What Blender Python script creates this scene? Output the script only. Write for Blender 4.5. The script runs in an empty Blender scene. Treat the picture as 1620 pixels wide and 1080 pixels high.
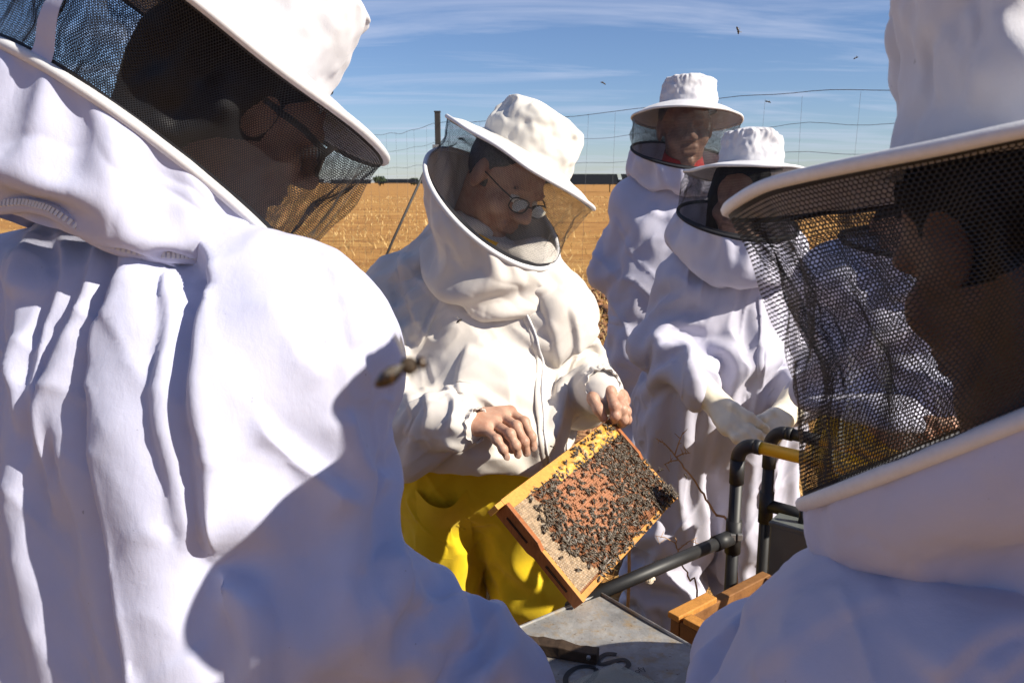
import bpy, bmesh, math, random, time
import numpy as np
from mathutils import Vector, Matrix
from mathutils.bvhtree import BVHTree
T0 = time.time()
random.seed(7)
RNG = np.random.default_rng(11)
R = math.radians
scene = bpy.context.scene
COL = scene.collection

# ------------------------------------------------------------------ camera
CAM_H, FPX = 1.45, 1260.0
PITCH = math.atan(252.0 / FPX)
cam_d = bpy.data.cameras.new('camera')
cam_d.sensor_width = 36.0
cam_d.lens = 36.0 * FPX / 1620.0
cam_d.clip_start, cam_d.clip_end = 0.02, 3000.0
cam_d.dof.use_dof = True
cam_d.dof.focus_distance = 1.35
cam_d.dof.aperture_fstop = 15.0
cam = bpy.data.objects.new('camera', cam_d)
cam.location = (0, 0, CAM_H)
cam.rotation_euler = (math.pi / 2 - PITCH, 0, 0)
COL.objects.link(cam)
scene.camera = cam

# ------------------------------------------------------------------ light
SUN = np.array([0.72, -0.30, 0.55]); SUN /= np.linalg.norm(SUN)
world = bpy.data.worlds.new('World'); scene.world = world; world.use_nodes = True
nt = world.node_tree; nt.nodes.clear()
def wn(t, **k):
    n = nt.nodes.new(t)
    for a, b in k.items(): setattr(n, a, b)
    return n
wo = wn('ShaderNodeOutputWorld'); bg = wn('ShaderNodeBackground'); sky = wn('ShaderNodeTexSky')
sky.sky_type = 'NISHITA'; sky.sun_disc = False
sky.sun_elevation = math.asin(SUN[2]); sky.sun_rotation = math.atan2(SUN[0], SUN[1])
sky.altitude = 400; sky.air_density = 1.0; sky.dust_density = 0.2; sky.ozone_density = 3.0
bg.inputs['Strength'].default_value = 0.055
# thin cirrus streaks over the whole dome
tc = wn('ShaderNodeTexCoord'); sp = wn('ShaderNodeSeparateXYZ'); nt.links.new(tc.outputs['Generated'], sp.inputs[0])
mz = wn('ShaderNodeMath', operation='MAXIMUM'); nt.links.new(sp.outputs['Z'], mz.inputs[0]); mz.inputs[1].default_value = 0.0
az = wn('ShaderNodeMath', operation='ADD'); nt.links.new(mz.outputs[0], az.inputs[0]); az.inputs[1].default_value = 0.07
dx = wn('ShaderNodeMath', operation='DIVIDE'); nt.links.new(sp.outputs['X'], dx.inputs[0]); nt.links.new(az.outputs[0], dx.inputs[1])
dy = wn('ShaderNodeMath', operation='DIVIDE'); nt.links.new(sp.outputs['Y'], dy.inputs[0]); nt.links.new(az.outputs[0], dy.inputs[1])
cb = wn('ShaderNodeCombineXYZ'); nt.links.new(dx.outputs[0], cb.inputs[0]); nt.links.new(dy.outputs[0], cb.inputs[1])
mp = wn('ShaderNodeMapping'); mp.inputs['Rotation'].default_value = (0, 0, R(-22)); mp.inputs['Scale'].default_value = (0.42, 1.5, 1)
mp.inputs['Location'].default_value = (1.3, 2.2, 0)
nt.links.new(cb.outputs[0], mp.inputs[0])
no = wn('ShaderNodeTexNoise'); no.inputs['Scale'].default_value = 1.0; no.inputs['Detail'].default_value = 8; no.inputs['Roughness'].default_value = 0.6
no.inputs['Distortion'].default_value = 0.7
nt.links.new(mp.outputs[0], no.inputs['Vector'])
cr = wn('ShaderNodeValToRGB'); cr.color_ramp.elements[0].position = 0.48; cr.color_ramp.elements[1].position = 0.86
nt.links.new(no.outputs['Fac'], cr.inputs[0])
mx = wn('ShaderNodeMix', data_type='RGBA'); mx.inputs['B'].default_value = (7.6, 7.7, 8.0, 1)
cm = wn('ShaderNodeMath', operation='MULTIPLY'); nt.links.new(cr.outputs['Color'], cm.inputs[0]); cm.inputs[1].default_value = 0.9
nt.links.new(cm.outputs[0], mx.inputs['Factor']); nt.links.new(sky.outputs[0], mx.inputs['A'])
mt = wn('ShaderNodeMix', data_type='RGBA', blend_type='MULTIPLY'); mt.inputs['Factor'].default_value = 1.0; mt.inputs['B'].default_value = (0.88, 0.95, 1.17, 1)
nt.links.new(mx.outputs['Result'], mt.inputs['A']); nt.links.new(mt.outputs['Result'], bg.inputs['Color']); nt.links.new(bg.outputs[0], wo.inputs[0])

sun_d = bpy.data.lights.new('sun', 'SUN'); sun_d.energy = 5.0; sun_d.angle = R(0.53); sun_d.color = (1.0, 0.925, 0.79)
sun = bpy.data.objects.new('sun', sun_d); COL.objects.link(sun)
sun.rotation_euler = Vector(SUN).to_track_quat('Z', 'Y').to_euler()
vs = scene.view_settings
vs.view_transform = 'Standard'; vs.look = 'None'; vs.exposure = 0.8; vs.gamma = 1.0; vs.use_curve_mapping = False
scene.cycles.use_denoising = True
scene.cycles.max_bounces = 5; scene.cycles.diffuse_bounces = 3; scene.cycles.glossy_bounces = 2
scene.cycles.transparent_max_bounces = 12
scene.cycles.sample_clamp_indirect = 6.0

# ------------------------------------------------------------------ geometry helpers
CP, SP_ = math.cos(PITCH), math.sin(PITCH)
CF = np.array([0, CP, -SP_]); CU = np.array([0, SP_, CP]); CR = np.array([1.0, 0, 0]); CC = np.array([0, 0, CAM_H])
def P(px, py, d): return CC + CF * d + CR * ((px - 810) / FPX * d) + CU * ((540 - py) / FPX * d)
def D(x, y, z):
    v = CR * x + CU * y - CF * z
    return v / np.linalg.norm(v)
def PZ(px, py, z):
    r = CF + CR * ((px - 810) / FPX) + CU * ((540 - py) / FPX)
    return CC + r * ((z - CAM_H) / r[2])
def nrm(v): return np.asarray(v, float) / np.linalg.norm(v)
def A(*v): return np.array(v, float)

def hash3(i, j, k, s):
    n = (i * 374761393 + j * 668265263 + k * 1274126177 + s * 974711) & 0xffffffff
    n = ((n ^ (n >> 13)) * 1274126177) & 0xffffffff
    return ((n ^ (n >> 16)) & 0xffff) / 32767.5 - 1.0
def noise3(p, s=0):
    p = np.asarray(p, float); f = np.floor(p); t = p - f; t = t * t * (3 - 2 * t); f = f.astype(np.int64)
    out = 0
    for a in (0, 1):
        for b in (0, 1):
            for c in (0, 1):
                w = (t[..., 0] if a else 1 - t[..., 0]) * (t[..., 1] if b else 1 - t[..., 1]) * (t[..., 2] if c else 1 - t[..., 2])
                out = out + w * hash3(f[..., 0] + a, f[..., 1] + b, f[..., 2] + c, s)
    return out
def fbm(p, s=0, o=3):
    return sum(noise3(np.asarray(p) * 2 ** i, s + i) * 0.5 ** i for i in range(o))

def cap(a, b, ra, rb=None, k=None): return ('c', np.asarray(a, float), np.asarray(b, float), ra, ra if rb is None else rb, k)
def ell(c, r, M=None): return ('e', np.asarray(c, float), np.asarray(r, float), np.eye(3) if M is None else np.asarray(M, float), 0, None)
def sub(pr): return ('-',) + (pr,)
def prim_d(pr, p, inf=0.0):
    if pr[0] == 'c':
        _, a, b, ra, rb, k = pr
        ab = b - a; pa = p - a
        t = np.clip(pa @ ab / max(ab @ ab, 1e-12), 0, 1)
        return np.linalg.norm(pa - t[..., None] * ab, axis=-1) - (ra + (rb - ra) * t) - inf
    _, c, r, M, _, _ = pr
    q = (p - c) @ M; r = r + inf
    k0 = np.linalg.norm(q / r, axis=-1); k1 = np.linalg.norm(q / (r * r), axis=-1)
    return k0 * (k0 - 1) / np.maximum(k1, 1e-9)
def smin(a, b, k):
    h = np.clip(0.5 + 0.5 * (b - a) / k, 0, 1)
    return b * (1 - h) + a * h - k * h * (1 - h)
def sdf(prims, p, k=0.03, inf=0.0):
    d = None
    for pr in prims:
        if pr[0] == '-':
            d = -smin(-d, prim_d(pr[1], p), k)
            continue
        e = prim_d(pr, p, inf)
        d = e if d is None else smin(d, e, k if pr[5] is None else pr[5])
    return d
def bounds(prims, pad):
    lo, hi = [], []
    for pr in prims:
        if pr[0] == 'c':
            r = max(pr[3], pr[4])
            lo += [pr[1] - r, pr[2] - r]; hi += [pr[1] + r, pr[2] + r]
        elif pr[0] == 'e':
            r = max(pr[2]); lo.append(pr[1] - r); hi.append(pr[1] + r)
    return np.min(lo, 0) - pad, np.max(hi, 0) + pad
def grid_of(lo, hi, h):
    n = np.ceil((hi - lo) / h).astype(int) + 1
    ax = [lo[i] + h * np.arange(n[i]) for i in range(3)]
    return np.stack(np.meshgrid(*ax, indexing='ij'), -1)
def surface_nets(F, lo, h):
    ins = F < 0
    n = np.array(F.shape) - 1
    off = [(a, b, c) for a in (0, 1) for b in (0, 1) for c in (0, 1)]
    def cs(arr, o): return arr[o[0]:o[0] + n[0], o[1]:o[1] + n[1], o[2]:o[2] + n[2]]
    cnt = sum(cs(ins, o).astype(np.int8) for o in off)
    act = (cnt > 0) & (cnt < 8)
    idx = np.full(act.shape, -1, np.int64); ii = np.argwhere(act); idx[act] = np.arange(len(ii))
    pos = np.zeros((len(ii), 3)); num = np.zeros(len(ii))
    corner = {o: cs(F, o)[act] for o in off}
    for o in off:
        for ax in range(3):
            if o[ax] == 0:
                o2 = tuple(1 if i == ax else o[i] for i in range(3))
                a, b = corner[o], corner[o2]; m = (a < 0) != (b < 0)
                t = np.where(m, a / np.where(m, a - b, 1), 0)
                q = np.tile(np.array(o, float), (len(ii), 1)); q[:, ax] += t
                pos += q * m[:, None]; num += m
    V = lo + h * (ii + pos / num[:, None])
    Q = []
    for ax in range(3):
        u, v = (ax + 1) % 3, (ax + 2) % 3
        sl = [slice(None)] * 3; sl2 = [slice(None)] * 3
        sl[ax] = slice(0, -1); sl2[ax] = slice(1, None)
        a, b = ins[tuple(sl)], ins[tuple(sl2)]
        for e in (0, 1):
            m = (a & ~b) if e == 0 else (~a & b)
            p = np.argwhere(m)
            p = p[(p[:, u] > 0) & (p[:, v] > 0) & (p[:, u] < F.shape[u] - 1) & (p[:, v] < F.shape[v] - 1)]
            if not len(p): continue
            def g(du, dv):
                q = p.copy(); q[:, u] += du; q[:, v] += dv
                return idx[q[:, 0], q[:, 1], q[:, 2]]
            quad = np.stack([g(-1, -1), g(0, -1), g(0, 0), g(-1, 0)], 1)
            Q.append(quad if e == 0 else quad[:, ::-1])
    return V, np.concatenate(Q)
def sdf_mesh(prims, h, k=0.03, inf=0.0, cut=None, pad=None, mod=None):
    lo, hi = bounds(prims, (3 * h if pad is None else pad) + inf)
    G = grid_of(lo, hi, h)
    F = sdf(prims, G, k, inf)
    if mod is not None: F = F + mod(G)
    if cut is not None: F = np.maximum(F, cut(G))
    return surface_nets(F, lo, h)

class Field:
    """a distance field on a grid, sampled for cloth collision"""
    def __init__(s, prims, h=0.02, k=0.03, inf=0.0):
        s.lo, hi = bounds(prims, 0.12); s.h = h
        G = grid_of(s.lo, hi, h); s.F = sdf(prims, G, k, inf)
        s.G = np.stack(np.gradient(s.F, h), -1); s.n = np.array(s.F.shape)
    def at(s, X):
        q = np.clip((X - s.lo) / s.h, 0, s.n - 1.001); f = q.astype(int); t = q - f
        d = 0; g = 0
        for a in (0, 1):
            for b in (0, 1):
                for c in (0, 1):
                    w = (t[:, 0] if a else 1 - t[:, 0]) * (t[:, 1] if b else 1 - t[:, 1]) * (t[:, 2] if c else 1 - t[:, 2])
                    i = (f[:, 0] + a, f[:, 1] + b, f[:, 2] + c)
                    d = d + w * s.F[i]; g = g + w[:, None] * s.G[i]
        return d, g / np.maximum(np.linalg.norm(g, axis=1), 1e-6)[:, None]

def vnormals(V, Q):
    n = np.cross(V[Q[:, 2]] - V[Q[:, 0]], V[Q[:, 3]] - V[Q[:, 1]])
    N = np.stack([np.bincount(Q.ravel(), np.repeat(n[:, c], 4), len(V)) for c in range(3)], 1)
    return N / np.maximum(np.linalg.norm(N, axis=1), 1e-12)[:, None]
def cloth(V, Q, field, w=None, steps=90, iters=4, excess=None, grav=7e-5, bend=0.25, shear=0.45, eps=0.008, maxd=None, damp=0.9, jit=0.008, jscale=11, seed=1, seam=None):
    N = len(V); X = V.copy(); w = np.ones(N) if w is None else w
    s = np.concatenate([Q[:, [0, 1]], Q[:, [1, 2]], Q[:, [2, 3]], Q[:, [3, 0]]]); d = np.concatenate([Q[:, [0, 2]], Q[:, [1, 3]]])
    def uni(e):
        e = np.sort(e, 1); return np.unique(e[:, 0] * N + e[:, 1])
    ks, kd = uni(s), uni(d)
    E1 = np.stack([ks // N, ks % N], 1); E2 = np.stack([kd // N, kd % N], 1)
    a = np.concatenate([Q[:, i] for i in range(4)]); b = np.concatenate([Q[:, (i + 1) % 4] for i in range(4)])
    c = np.concatenate([Q[:, (i + 2) % 4] for i in range(4)]); e = np.concatenate([Q[:, (i + 3) % 4] for i in range(4)])
    key = np.minimum(a, b) * N + np.maximum(a, b); o = np.argsort(key, kind='stable'); ksr = key[o]
    m = np.nonzero(ksr[1:] == ksr[:-1])[0]; i1, i2 = o[m], o[m + 1]
    E3 = np.concatenate([np.stack([e[i1], c[i2]], 1), np.stack([c[i1], e[i2]], 1)]); E3 = E3[E3[:, 0] != E3[:, 1]]
    I = np.concatenate([E1[:, 0], E2[:, 0], E3[:, 0]]); J = np.concatenate([E1[:, 1], E2[:, 1], E3[:, 1]])
    K = np.concatenate([np.full(len(E1), 1.0), np.full(len(E2), shear), np.full(len(E3), bend)])
    isb = np.concatenate([np.zeros(len(E1) + len(E2), bool), np.ones(len(E3), bool)])
    dv = V[J] - V[I]; L0 = np.linalg.norm(dv, axis=1)
    if excess is not None: L0 = L0 * (1 + excess((V[I] + V[J]) / 2, dv / np.maximum(L0, 1e-9)[:, None]))
    nv = vnormals(V, Q)
    X = X + nv * (fbm(V * jscale, seed) * jit * w)[:, None]
    prev = X.copy(); wi, wj = w[I], w[J]; ws = np.maximum(wi + wj, 1e-6)
    cnt = np.bincount(I, K, N) + np.bincount(J, K, N); cnt = np.maximum(cnt, 1)
    g = np.array([0, 0, -grav])
    for st in range(steps):
        vel = (X - prev) * damp
        sp = np.linalg.norm(vel, axis=1); vel *= np.minimum(1, 0.012 / np.maximum(sp, 1e-9))[:, None]
        prev = X.copy(); X = X + (vel + g) * w[:, None]
        for it in range(iters):
            dv = X[J] - X[I]; l = np.linalg.norm(dv, axis=1)
            diff = (l - L0); diff = np.where(isb & (diff > 0), 0, diff)
            cf = (diff / np.maximum(l, 1e-9) * K / ws)[:, None] * dv
            ci = cf * wi[:, None]; cj = cf * wj[:, None]
            for ax in range(3):
                X[:, ax] += 1.6 * (np.bincount(I, ci[:, ax], N) - np.bincount(J, cj[:, ax], N)) / cnt * 1.0
        if field is not None:
            dd, gg = field.at(X); pen = eps - dd; mm = (pen > 0) & (w > 0)
            X[mm] += gg[mm] * pen[mm][:, None]; prev[mm] = prev[mm] * 0.4 + X[mm] * 0.6
            if maxd is not None:
                ov = dd - maxd; mm = (ov > 0) & (w > 0); X[mm] -= gg[mm] * (ov[mm] * 0.5)[:, None]
    return X
def smooth(V, Q, it=1, f=0.5, w=None):
    s = np.concatenate([Q[:, [0, 1]], Q[:, [1, 2]], Q[:, [2, 3]], Q[:, [3, 0]]]); N = len(V)
    for _ in range(it):
        c = np.bincount(s[:, 0], minlength=N) + np.bincount(s[:, 1], minlength=N)
        M = np.stack([np.bincount(s[:, 0], V[s[:, 1], a], N) + np.bincount(s[:, 1], V[s[:, 0], a], N) for a in range(3)], 1) / np.maximum(c, 1)[:, None]
        ff = f if w is None else (f * w)[:, None]
        V = V + (M - V) * ff
    return V

def catmull(V, Q):
    n = len(V); m = len(Q); fp = V[Q].mean(1)
    s = np.stack([Q, np.roll(Q, -1, 1)], -1).reshape(-1, 2); s2 = np.sort(s, 1); key = s2[:, 0] * n + s2[:, 1]
    uq, inv = np.unique(key, return_inverse=True); E = np.stack([uq // n, uq % n], 1); ne = len(uq); fid = np.repeat(np.arange(m), 4)
    cnt = np.bincount(inv, minlength=ne); mid = (V[E[:, 0]] + V[E[:, 1]]) / 2; bd = cnt == 1
    fs = np.stack([np.bincount(inv, fp[fid, a], ne) for a in range(3)], 1)
    ep = np.where((cnt == 2)[:, None], (mid * 2 + fs) / 4, mid)
    val = np.bincount(E.ravel(), minlength=n).astype(float); nf = np.bincount(Q.ravel(), minlength=n).astype(float)
    Fa = np.stack([np.bincount(Q.ravel(), np.repeat(fp[:, a], 4), n) for a in range(3)], 1) / np.maximum(nf, 1)[:, None]
    Ea = np.stack([np.bincount(E.ravel(), np.repeat(mid[:, a], 2), n) for a in range(3)], 1) / np.maximum(val, 1)[:, None]
    vp = (Fa + 2 * Ea + (val - 3)[:, None] * V) / np.maximum(val, 1)[:, None]
    eb = E[bd]; isb = np.zeros(n, bool); isb[eb.ravel()] = True
    if len(eb):
        nb = np.stack([np.bincount(eb.ravel(), V[eb[:, ::-1].ravel(), a], n) for a in range(3)], 1)
        vp[isb] = V[isb] * .75 + nb[isb] * .125
    ei = inv.reshape(m, 4) + n; fi = np.arange(m) + n + ne
    NQ = np.concatenate([np.stack([Q[:, i], ei[:, i], fi, ei[:, i - 1]], 1) for i in range(4)])
    return np.concatenate([vp, ep, fp]), NQ
def PIX(V):
    q = V - CC; d = q @ CF
    return np.stack([810 + FPX * (q @ CR) / d, 540 - FPX * (q @ CU) / d], 1)
def fold_lines(V, Q, lines):
    """sculpt long draped folds: a ridge that falls away gently on one side and steeply on the other"""
    n = vnormals(V, Q); px = PIX(V); vd = V - CC; vd /= np.linalg.norm(vd, axis=1)[:, None]
    face = np.clip(-(n * vd).sum(1) * 2.2, 0, 1); out = np.zeros(len(V))
    for pts, h, wr, wl, side in lines:
        c = spline(np.array([(x, y, 0) for x, y in pts], float), 220)[:, :2]; m = np.nonzero((face > 0) & (px[:, 0] > c[:, 0].min() - 3 * wr) & (px[:, 0] < c[:, 0].max() + 3 * wr) & (px[:, 1] > c[:, 1].min() - 60) & (px[:, 1] < c[:, 1].max() + 60))[0]
        if not len(m): continue
        d = px[m][:, None] - c[None]; i = (d ** 2).sum(2).argmin(1); t = np.gradient(c, axis=0); t /= np.linalg.norm(t, axis=1)[:, None]
        dd = d[np.arange(len(m)), i]; s = -(t[i, 0] * dd[:, 1] - t[i, 1] * dd[:, 0]) * side; al = (dd * t[i]).sum(1); dist = np.sqrt(s * s + np.maximum(np.abs(al) - 2, 0) ** 2)
        f = i / 219.0; tp = np.minimum(1, np.minimum(f / .16, (1 - f) / .16 + (0.0 if pts[-1][1] < 1060 else 1))); tp = np.clip(tp, 0, 1); tp = tp * tp * (3 - 2 * tp)
        dist = np.where(s > 0, dist, -dist)
        q = np.clip(1 + dist / wl, 0, 1); pr = np.where(dist > 0, np.exp(-(dist / wr) ** 1.3), q * q * (3 - 2 * q))
        out[m] += h * tp * pr * face[m]
    return V + n * out[:, None]
def creases(V, n, layers):
    """sharp fold lines: ridged noise drawn out along a direction"""
    out = np.zeros(len(V))
    for ax, fa, fl, amp, seed, pw in layers:
        ax = nrm(ax); u = nrm(np.cross(ax, A(0.31, 0.92, 0.24))); v = np.cross(ax, u)
        q = np.stack([V @ u * fa, V @ v * fa, V @ ax * fl], 1); q = q + 0.35 * np.stack([noise3(q * .7, seed + 50), noise3(q * .7, seed + 51), 0 * q[:, 0]], 1)
        nz = np.clip(noise3(q, seed), -1, 1); r = 1 - np.abs(nz); r = r if pw > 0 else nz; pw = abs(pw); m = np.clip(noise3(V * 5, seed + 9) * 1.3 + .6, 0, 1)
        out += amp * m * (np.sign(r) * np.abs(r) ** pw)
    return V + n * out[:, None]
def dress(V, Q, lv, layers, lines=None):
    for _ in range(lv): V, Q = catmull(V, Q)
    if lines: V = smooth(fold_lines(V, Q, lines), Q, 2, .4)
    if layers: V = creases(V, vnormals(V, Q), layers); V = smooth(V, Q, 1, .3)
    return V, Q
# ------------------------------------------------------------------ object helpers
def mesh_np(name, V, F, smooth_=True):
    me = bpy.data.meshes.new(name)
    V = np.asarray(V, np.float32); F = np.asarray(F, np.int32); k = F.shape[1]
    me.vertices.add(len(V)); me.vertices.foreach_set('co', V.ravel())
    me.loops.add(F.size); me.loops.foreach_set('vertex_index', F.ravel())
    me.polygons.add(len(F)); me.polygons.foreach_set('loop_start', np.arange(len(F), dtype=np.int32) * k)
    me.update(calc_edges=True); me.validate()
    if smooth_: me.polygons.foreach_set('use_smooth', np.ones(len(me.polygons), bool))
    return me
def obj(name, me, mat=None, parent=None):
    o = bpy.data.objects.new(name, me); COL.objects.link(o)
    if mat is not None:
        for m in (mat if isinstance(mat, (list, tuple)) else [mat]): me.materials.append(m)
    if parent is not None:
        o.parent = parent; o.matrix_parent_inverse = PINV.get(parent.name, Matrix())
    return o
PINV = {}
def onp(name, V, F, mat, parent=None, sm=True, sub=0):
    o = obj(name, mesh_np(name, V, F, sm), mat, parent)
    if sub:
        md = o.modifiers.new('subd', 'SUBSURF'); md.levels = sub; md.render_levels = sub
    return o
def empty(name, loc):
    o = bpy.data.objects.new(name, None); COL.objects.link(o); o.location = Vector(loc); o.empty_display_size = 0.1
    PINV[o.name] = Matrix.Translation(-Vector(loc))
    return o
def tag(o, label=None, cat=None, group=None, kind=None):
    if label: o['label'] = label
    if cat: o['category'] = cat
    if group: o['group'] = group
    if kind: o['kind'] = kind
    return o
def grid_faces(nu, nv, wrap_u=False):
    i = np.arange(nu if wrap_u else nu - 1); j = np.arange(nv - 1)
    I, J = np.meshgrid(i, j, indexing='ij'); I2 = (I + 1) % nu
    return np.stack([I * nv + J, I2 * nv + J, I2 * nv + J + 1, I * nv + J + 1], -1).reshape(-1, 4)
def tube(pts, r, n=10, closed=False, caps=True):
    """sweep a circle along points; r may be a list"""
    pts = np.asarray(pts, float); m = len(pts); r = np.broadcast_to(np.asarray(r, float), (m,))
    tn = np.roll(pts, -1, 0) - np.roll(pts, 1, 0) if closed else np.gradient(pts, axis=0)
    tn = tn / np.maximum(np.linalg.norm(tn, axis=1), 1e-9)[:, None]
    up = A(0, 0, 1) if abs(tn[0][2]) < 0.9 else A(1, 0, 0)
    u = nrm(np.cross(tn[0], up)); V = []
    for i in range(m):
        u = nrm(u - tn[i] * (u @ tn[i])); v = np.cross(tn[i], u)
        for k in range(n):
            a = 2 * math.pi * k / n
            V.append(pts[i] + r[i] * (math.cos(a) * u + math.sin(a) * v))
    F = []
    for i in range(m if closed else m - 1):
        i2 = (i + 1) % m
        for k in range(n): F.append((i * n + k, i * n + (k + 1) % n, i2 * n + (k + 1) % n, i2 * n + k))
    if caps and not closed:
        for base, rev in ((0, True), ((m - 1) * n, False)):
            V.append(pts[0] if rev else pts[-1]); c = len(V) - 1
            for k in range(n):
                a, b = base + k, base + (k + 1) % n
                F.append((c, b, a, a) if rev else (c, a, b, b))
    return np.array(V), F
class MB:
    def __init__(s): s.v = []; s.f = []; s.m = []
    def add(s, V, F, mi=0):
        o = len(s.v); s.v += [tuple(map(float, x)) for x in V]
        for f in F:
            g = []
            for i in f:
                if i + o not in g: g.append(int(i) + o)
            if len(g) > 2: s.f.append(g); s.m.append(mi)
        return s
    def tube(s, pts, r, n=10, closed=False, caps=True, mi=0): return s.add(*tube(pts, r, n, closed, caps), mi)
    def box(s, c, half, M=None, mi=0):
        M = np.eye(3) if M is None else np.asarray(M, float); c = np.asarray(c, float)
        V = [c + M @ (np.array([x, y, z]) * half) for x in (-1, 1) for y in (-1, 1) for z in (-1, 1)]
        return s.add(V, [(0, 1, 3, 2), (4, 6, 7, 5), (0, 4, 5, 1), (2, 3, 7, 6), (0, 2, 6, 4), (1, 5, 7, 3)], mi)
    def build(s, name, mat, parent=None, sm=True, bevel=0):
        me = bpy.data.meshes.new(name); me.from_pydata(s.v, [], s.f); me.update()
        if sm: me.polygons.foreach_set('use_smooth', np.ones(len(me.polygons), bool))
        me.polygons.foreach_set('material_index', np.array(s.m, np.int32))
        o = obj(name, me, mat, parent)
        if bevel:
            b = o.modifiers.new('bev', 'BEVEL'); b.width = bevel; b.segments = 2; b.limit_method = 'ANGLE'
        return o
def flat(o):
    o.data.polygons.foreach_set('use_smooth', np.zeros(len(o.data.polygons), bool)); return o
def spline(pts, n):
    pts = np.asarray(pts, float); m = len(pts)
    if m < 3: return pts[0] + (pts[-1] - pts[0]) * np.linspace(0, 1, n)[:, None]
    q = np.vstack([2 * pts[0] - pts[1], pts, 2 * pts[-1] - pts[-2]]); out = []
    for t in np.linspace(0, m - 1 - 1e-9, n):
        i = int(t); f = t - i; p0, p1, p2, p3 = q[i:i + 4]
        out.append(0.5 * (2 * p1 + (p2 - p0) * f + (2 * p0 - 5 * p1 + 4 * p2 - p3) * f * f + (3 * p1 - p0 - 3 * p2 + p3) * f ** 3))
    return np.array(out)

# ------------------------------------------------------------------ materials
class N:
    def __init__(s, name):
        s.m = bpy.data.materials.new(name); s.m.use_nodes = True; s.t = s.m.node_tree
        s.b = s.t.nodes['Principled BSDF']; s.o = s.t.nodes['Material Output']
    def n(s, t, **k):
        x = s.t.nodes.new(t)
        for a, b in k.items():
            if hasattr(x, a) and not a[0].isupper(): setattr(x, a, b)
        return x
    def l(s, a, b): s.t.links.new(a, b)
    def coord(s, scale=(1, 1, 1), rot=(0, 0, 0)):
        c = s.n('ShaderNodeTexCoord'); m = s.n('ShaderNodeMapping')
        m.inputs['Scale'].default_value = scale; m.inputs['Rotation'].default_value = rot
        s.l(c.outputs['Object'], m.inputs[0]); return m.outputs[0]
    def noise(s, sc, det=3, rough=0.5, vec=None, dist=0):
        x = s.n('ShaderNodeTexNoise'); x.inputs['Scale'].default_value = sc; x.inputs['Detail'].default_value = det
        x.inputs['Roughness'].default_value = rough; x.inputs['Distortion'].default_value = dist
        s.l(vec if vec is not None else s.coord(), x.inputs['Vector']); return x.outputs['Fac']
    def ramp(s, fac, *st):
        r = s.n('ShaderNodeValToRGB'); e = r.color_ramp.elements
        while len(e) < len(st): e.new(0.5)
        for i, (p, c) in enumerate(st):
            e[i].position = p; e[i].color = (*c, 1) if len(c) == 3 else c
        s.l(fac, r.inputs[0]); return r.outputs[0]
    def mix(s, f, a, b, mode='MIX'):
        x = s.n('ShaderNodeMix', data_type='RGBA', blend_type=mode)
        for sock, v in (('Factor', f), ('A', a), ('B', b)):
            if hasattr(v, 'is_linked'): s.l(v, x.inputs[sock] if sock == 'Factor' else [i for i in x.inputs if i.name == sock and i.type == 'RGBA'][0])
            else:
                t = x.inputs[sock] if sock == 'Factor' else [i for i in x.inputs if i.name == sock and i.type == 'RGBA'][0]
                t.default_value = v if sock == 'Factor' else (*v, 1)
        return [o for o in x.outputs if o.type == 'RGBA'][0]
    def bump(s, h, st=0.3, d=0.002, prev=None):
        x = s.n('ShaderNodeBump'); x.inputs['Strength'].default_value = st; x.inputs['Distance'].default_value = d
        s.l(h, x.inputs['Height'])
        if prev is not None: s.l(prev, x.inputs['Normal'])
        s.l(x.outputs[0], s.b.inputs['Normal']); return x.outputs[0]
    def set(s, **k):
        for a, v in k.items():
            i = s.b.inputs[a.replace('_', ' ')]
            if hasattr(v, 'is_linked'): s.l(v, i)
            else: i.default_value = (*v, 1) if isinstance(v, tuple) and len(v) == 3 else v
        return s
def fabric(name, col, dirt=0.05, crease=0.35, weave=700.0, transl=0.04):
    a = N(name)
    lo = tuple(c * (1 - dirt) * f for c, f in zip(col, (1, 0.985, 0.95)))
    n1 = a.noise(6, 5, 0.6)
    c = a.ramp(n1, (0.35, lo), (0.62, col))
    sp = a.noise(160, 2, 0.5)
    c = a.mix(a.ramp(sp, (0.765, (0, 0, 0)), (0.785, (1, 1, 1))), c, tuple(x * 0.62 for x in lo))
    a.set(Base_Color=c, Roughness=0.72, Specular_IOR_Level=0.25, Sheen_Weight=0.15)
    b1 = a.bump(a.noise(16, 3, 0.5, dist=0.2), crease * 0.4, 0.008)
    def ridged(sc, vec):
        x = a.n('ShaderNodeTexNoise'); x.noise_type = 'RIDGED_MULTIFRACTAL'; x.inputs['Scale'].default_value = sc; x.inputs['Detail'].default_value = 2.0; x.inputs['Roughness'].default_value = 0.45
        x.inputs['Distortion'].default_value = 0.35; a.l(vec, x.inputs['Vector']); return x.outputs['Fac']
    b1 = a.bump(ridged(5.0, a.coord((1, 1, 0.35), (0.2, 0.5, 0.3))), crease * 1.1, 0.010, b1)
    b1 = a.bump(ridged(13.0, a.coord((1, 1, 0.45), (-0.5, 0.4, 0.9))), crease * 0.7, 0.0045, b1)
    b2 = a.bump(a.noise(60, 4, 0.6, a.coord((1, 1, 0.5)), 0.3), crease * 0.7, 0.0018, b1)
    w = a.noise(weave, 1, 0.5, a.coord((1, 1, 2.2)))
    a.bump(w, 0.22, 0.0006, b2)
    tr = a.n('ShaderNodeBsdfTranslucent'); a.l(c, tr.inputs[0]); ms = a.n('ShaderNodeMixShader'); ms.inputs[0].default_value = transl
    a.l(a.b.outputs[0], ms.inputs[1]); a.l(tr.outputs[0], ms.inputs[2]); a.l(ms.outputs[0], a.o.inputs[0])
    return a.m
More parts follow.
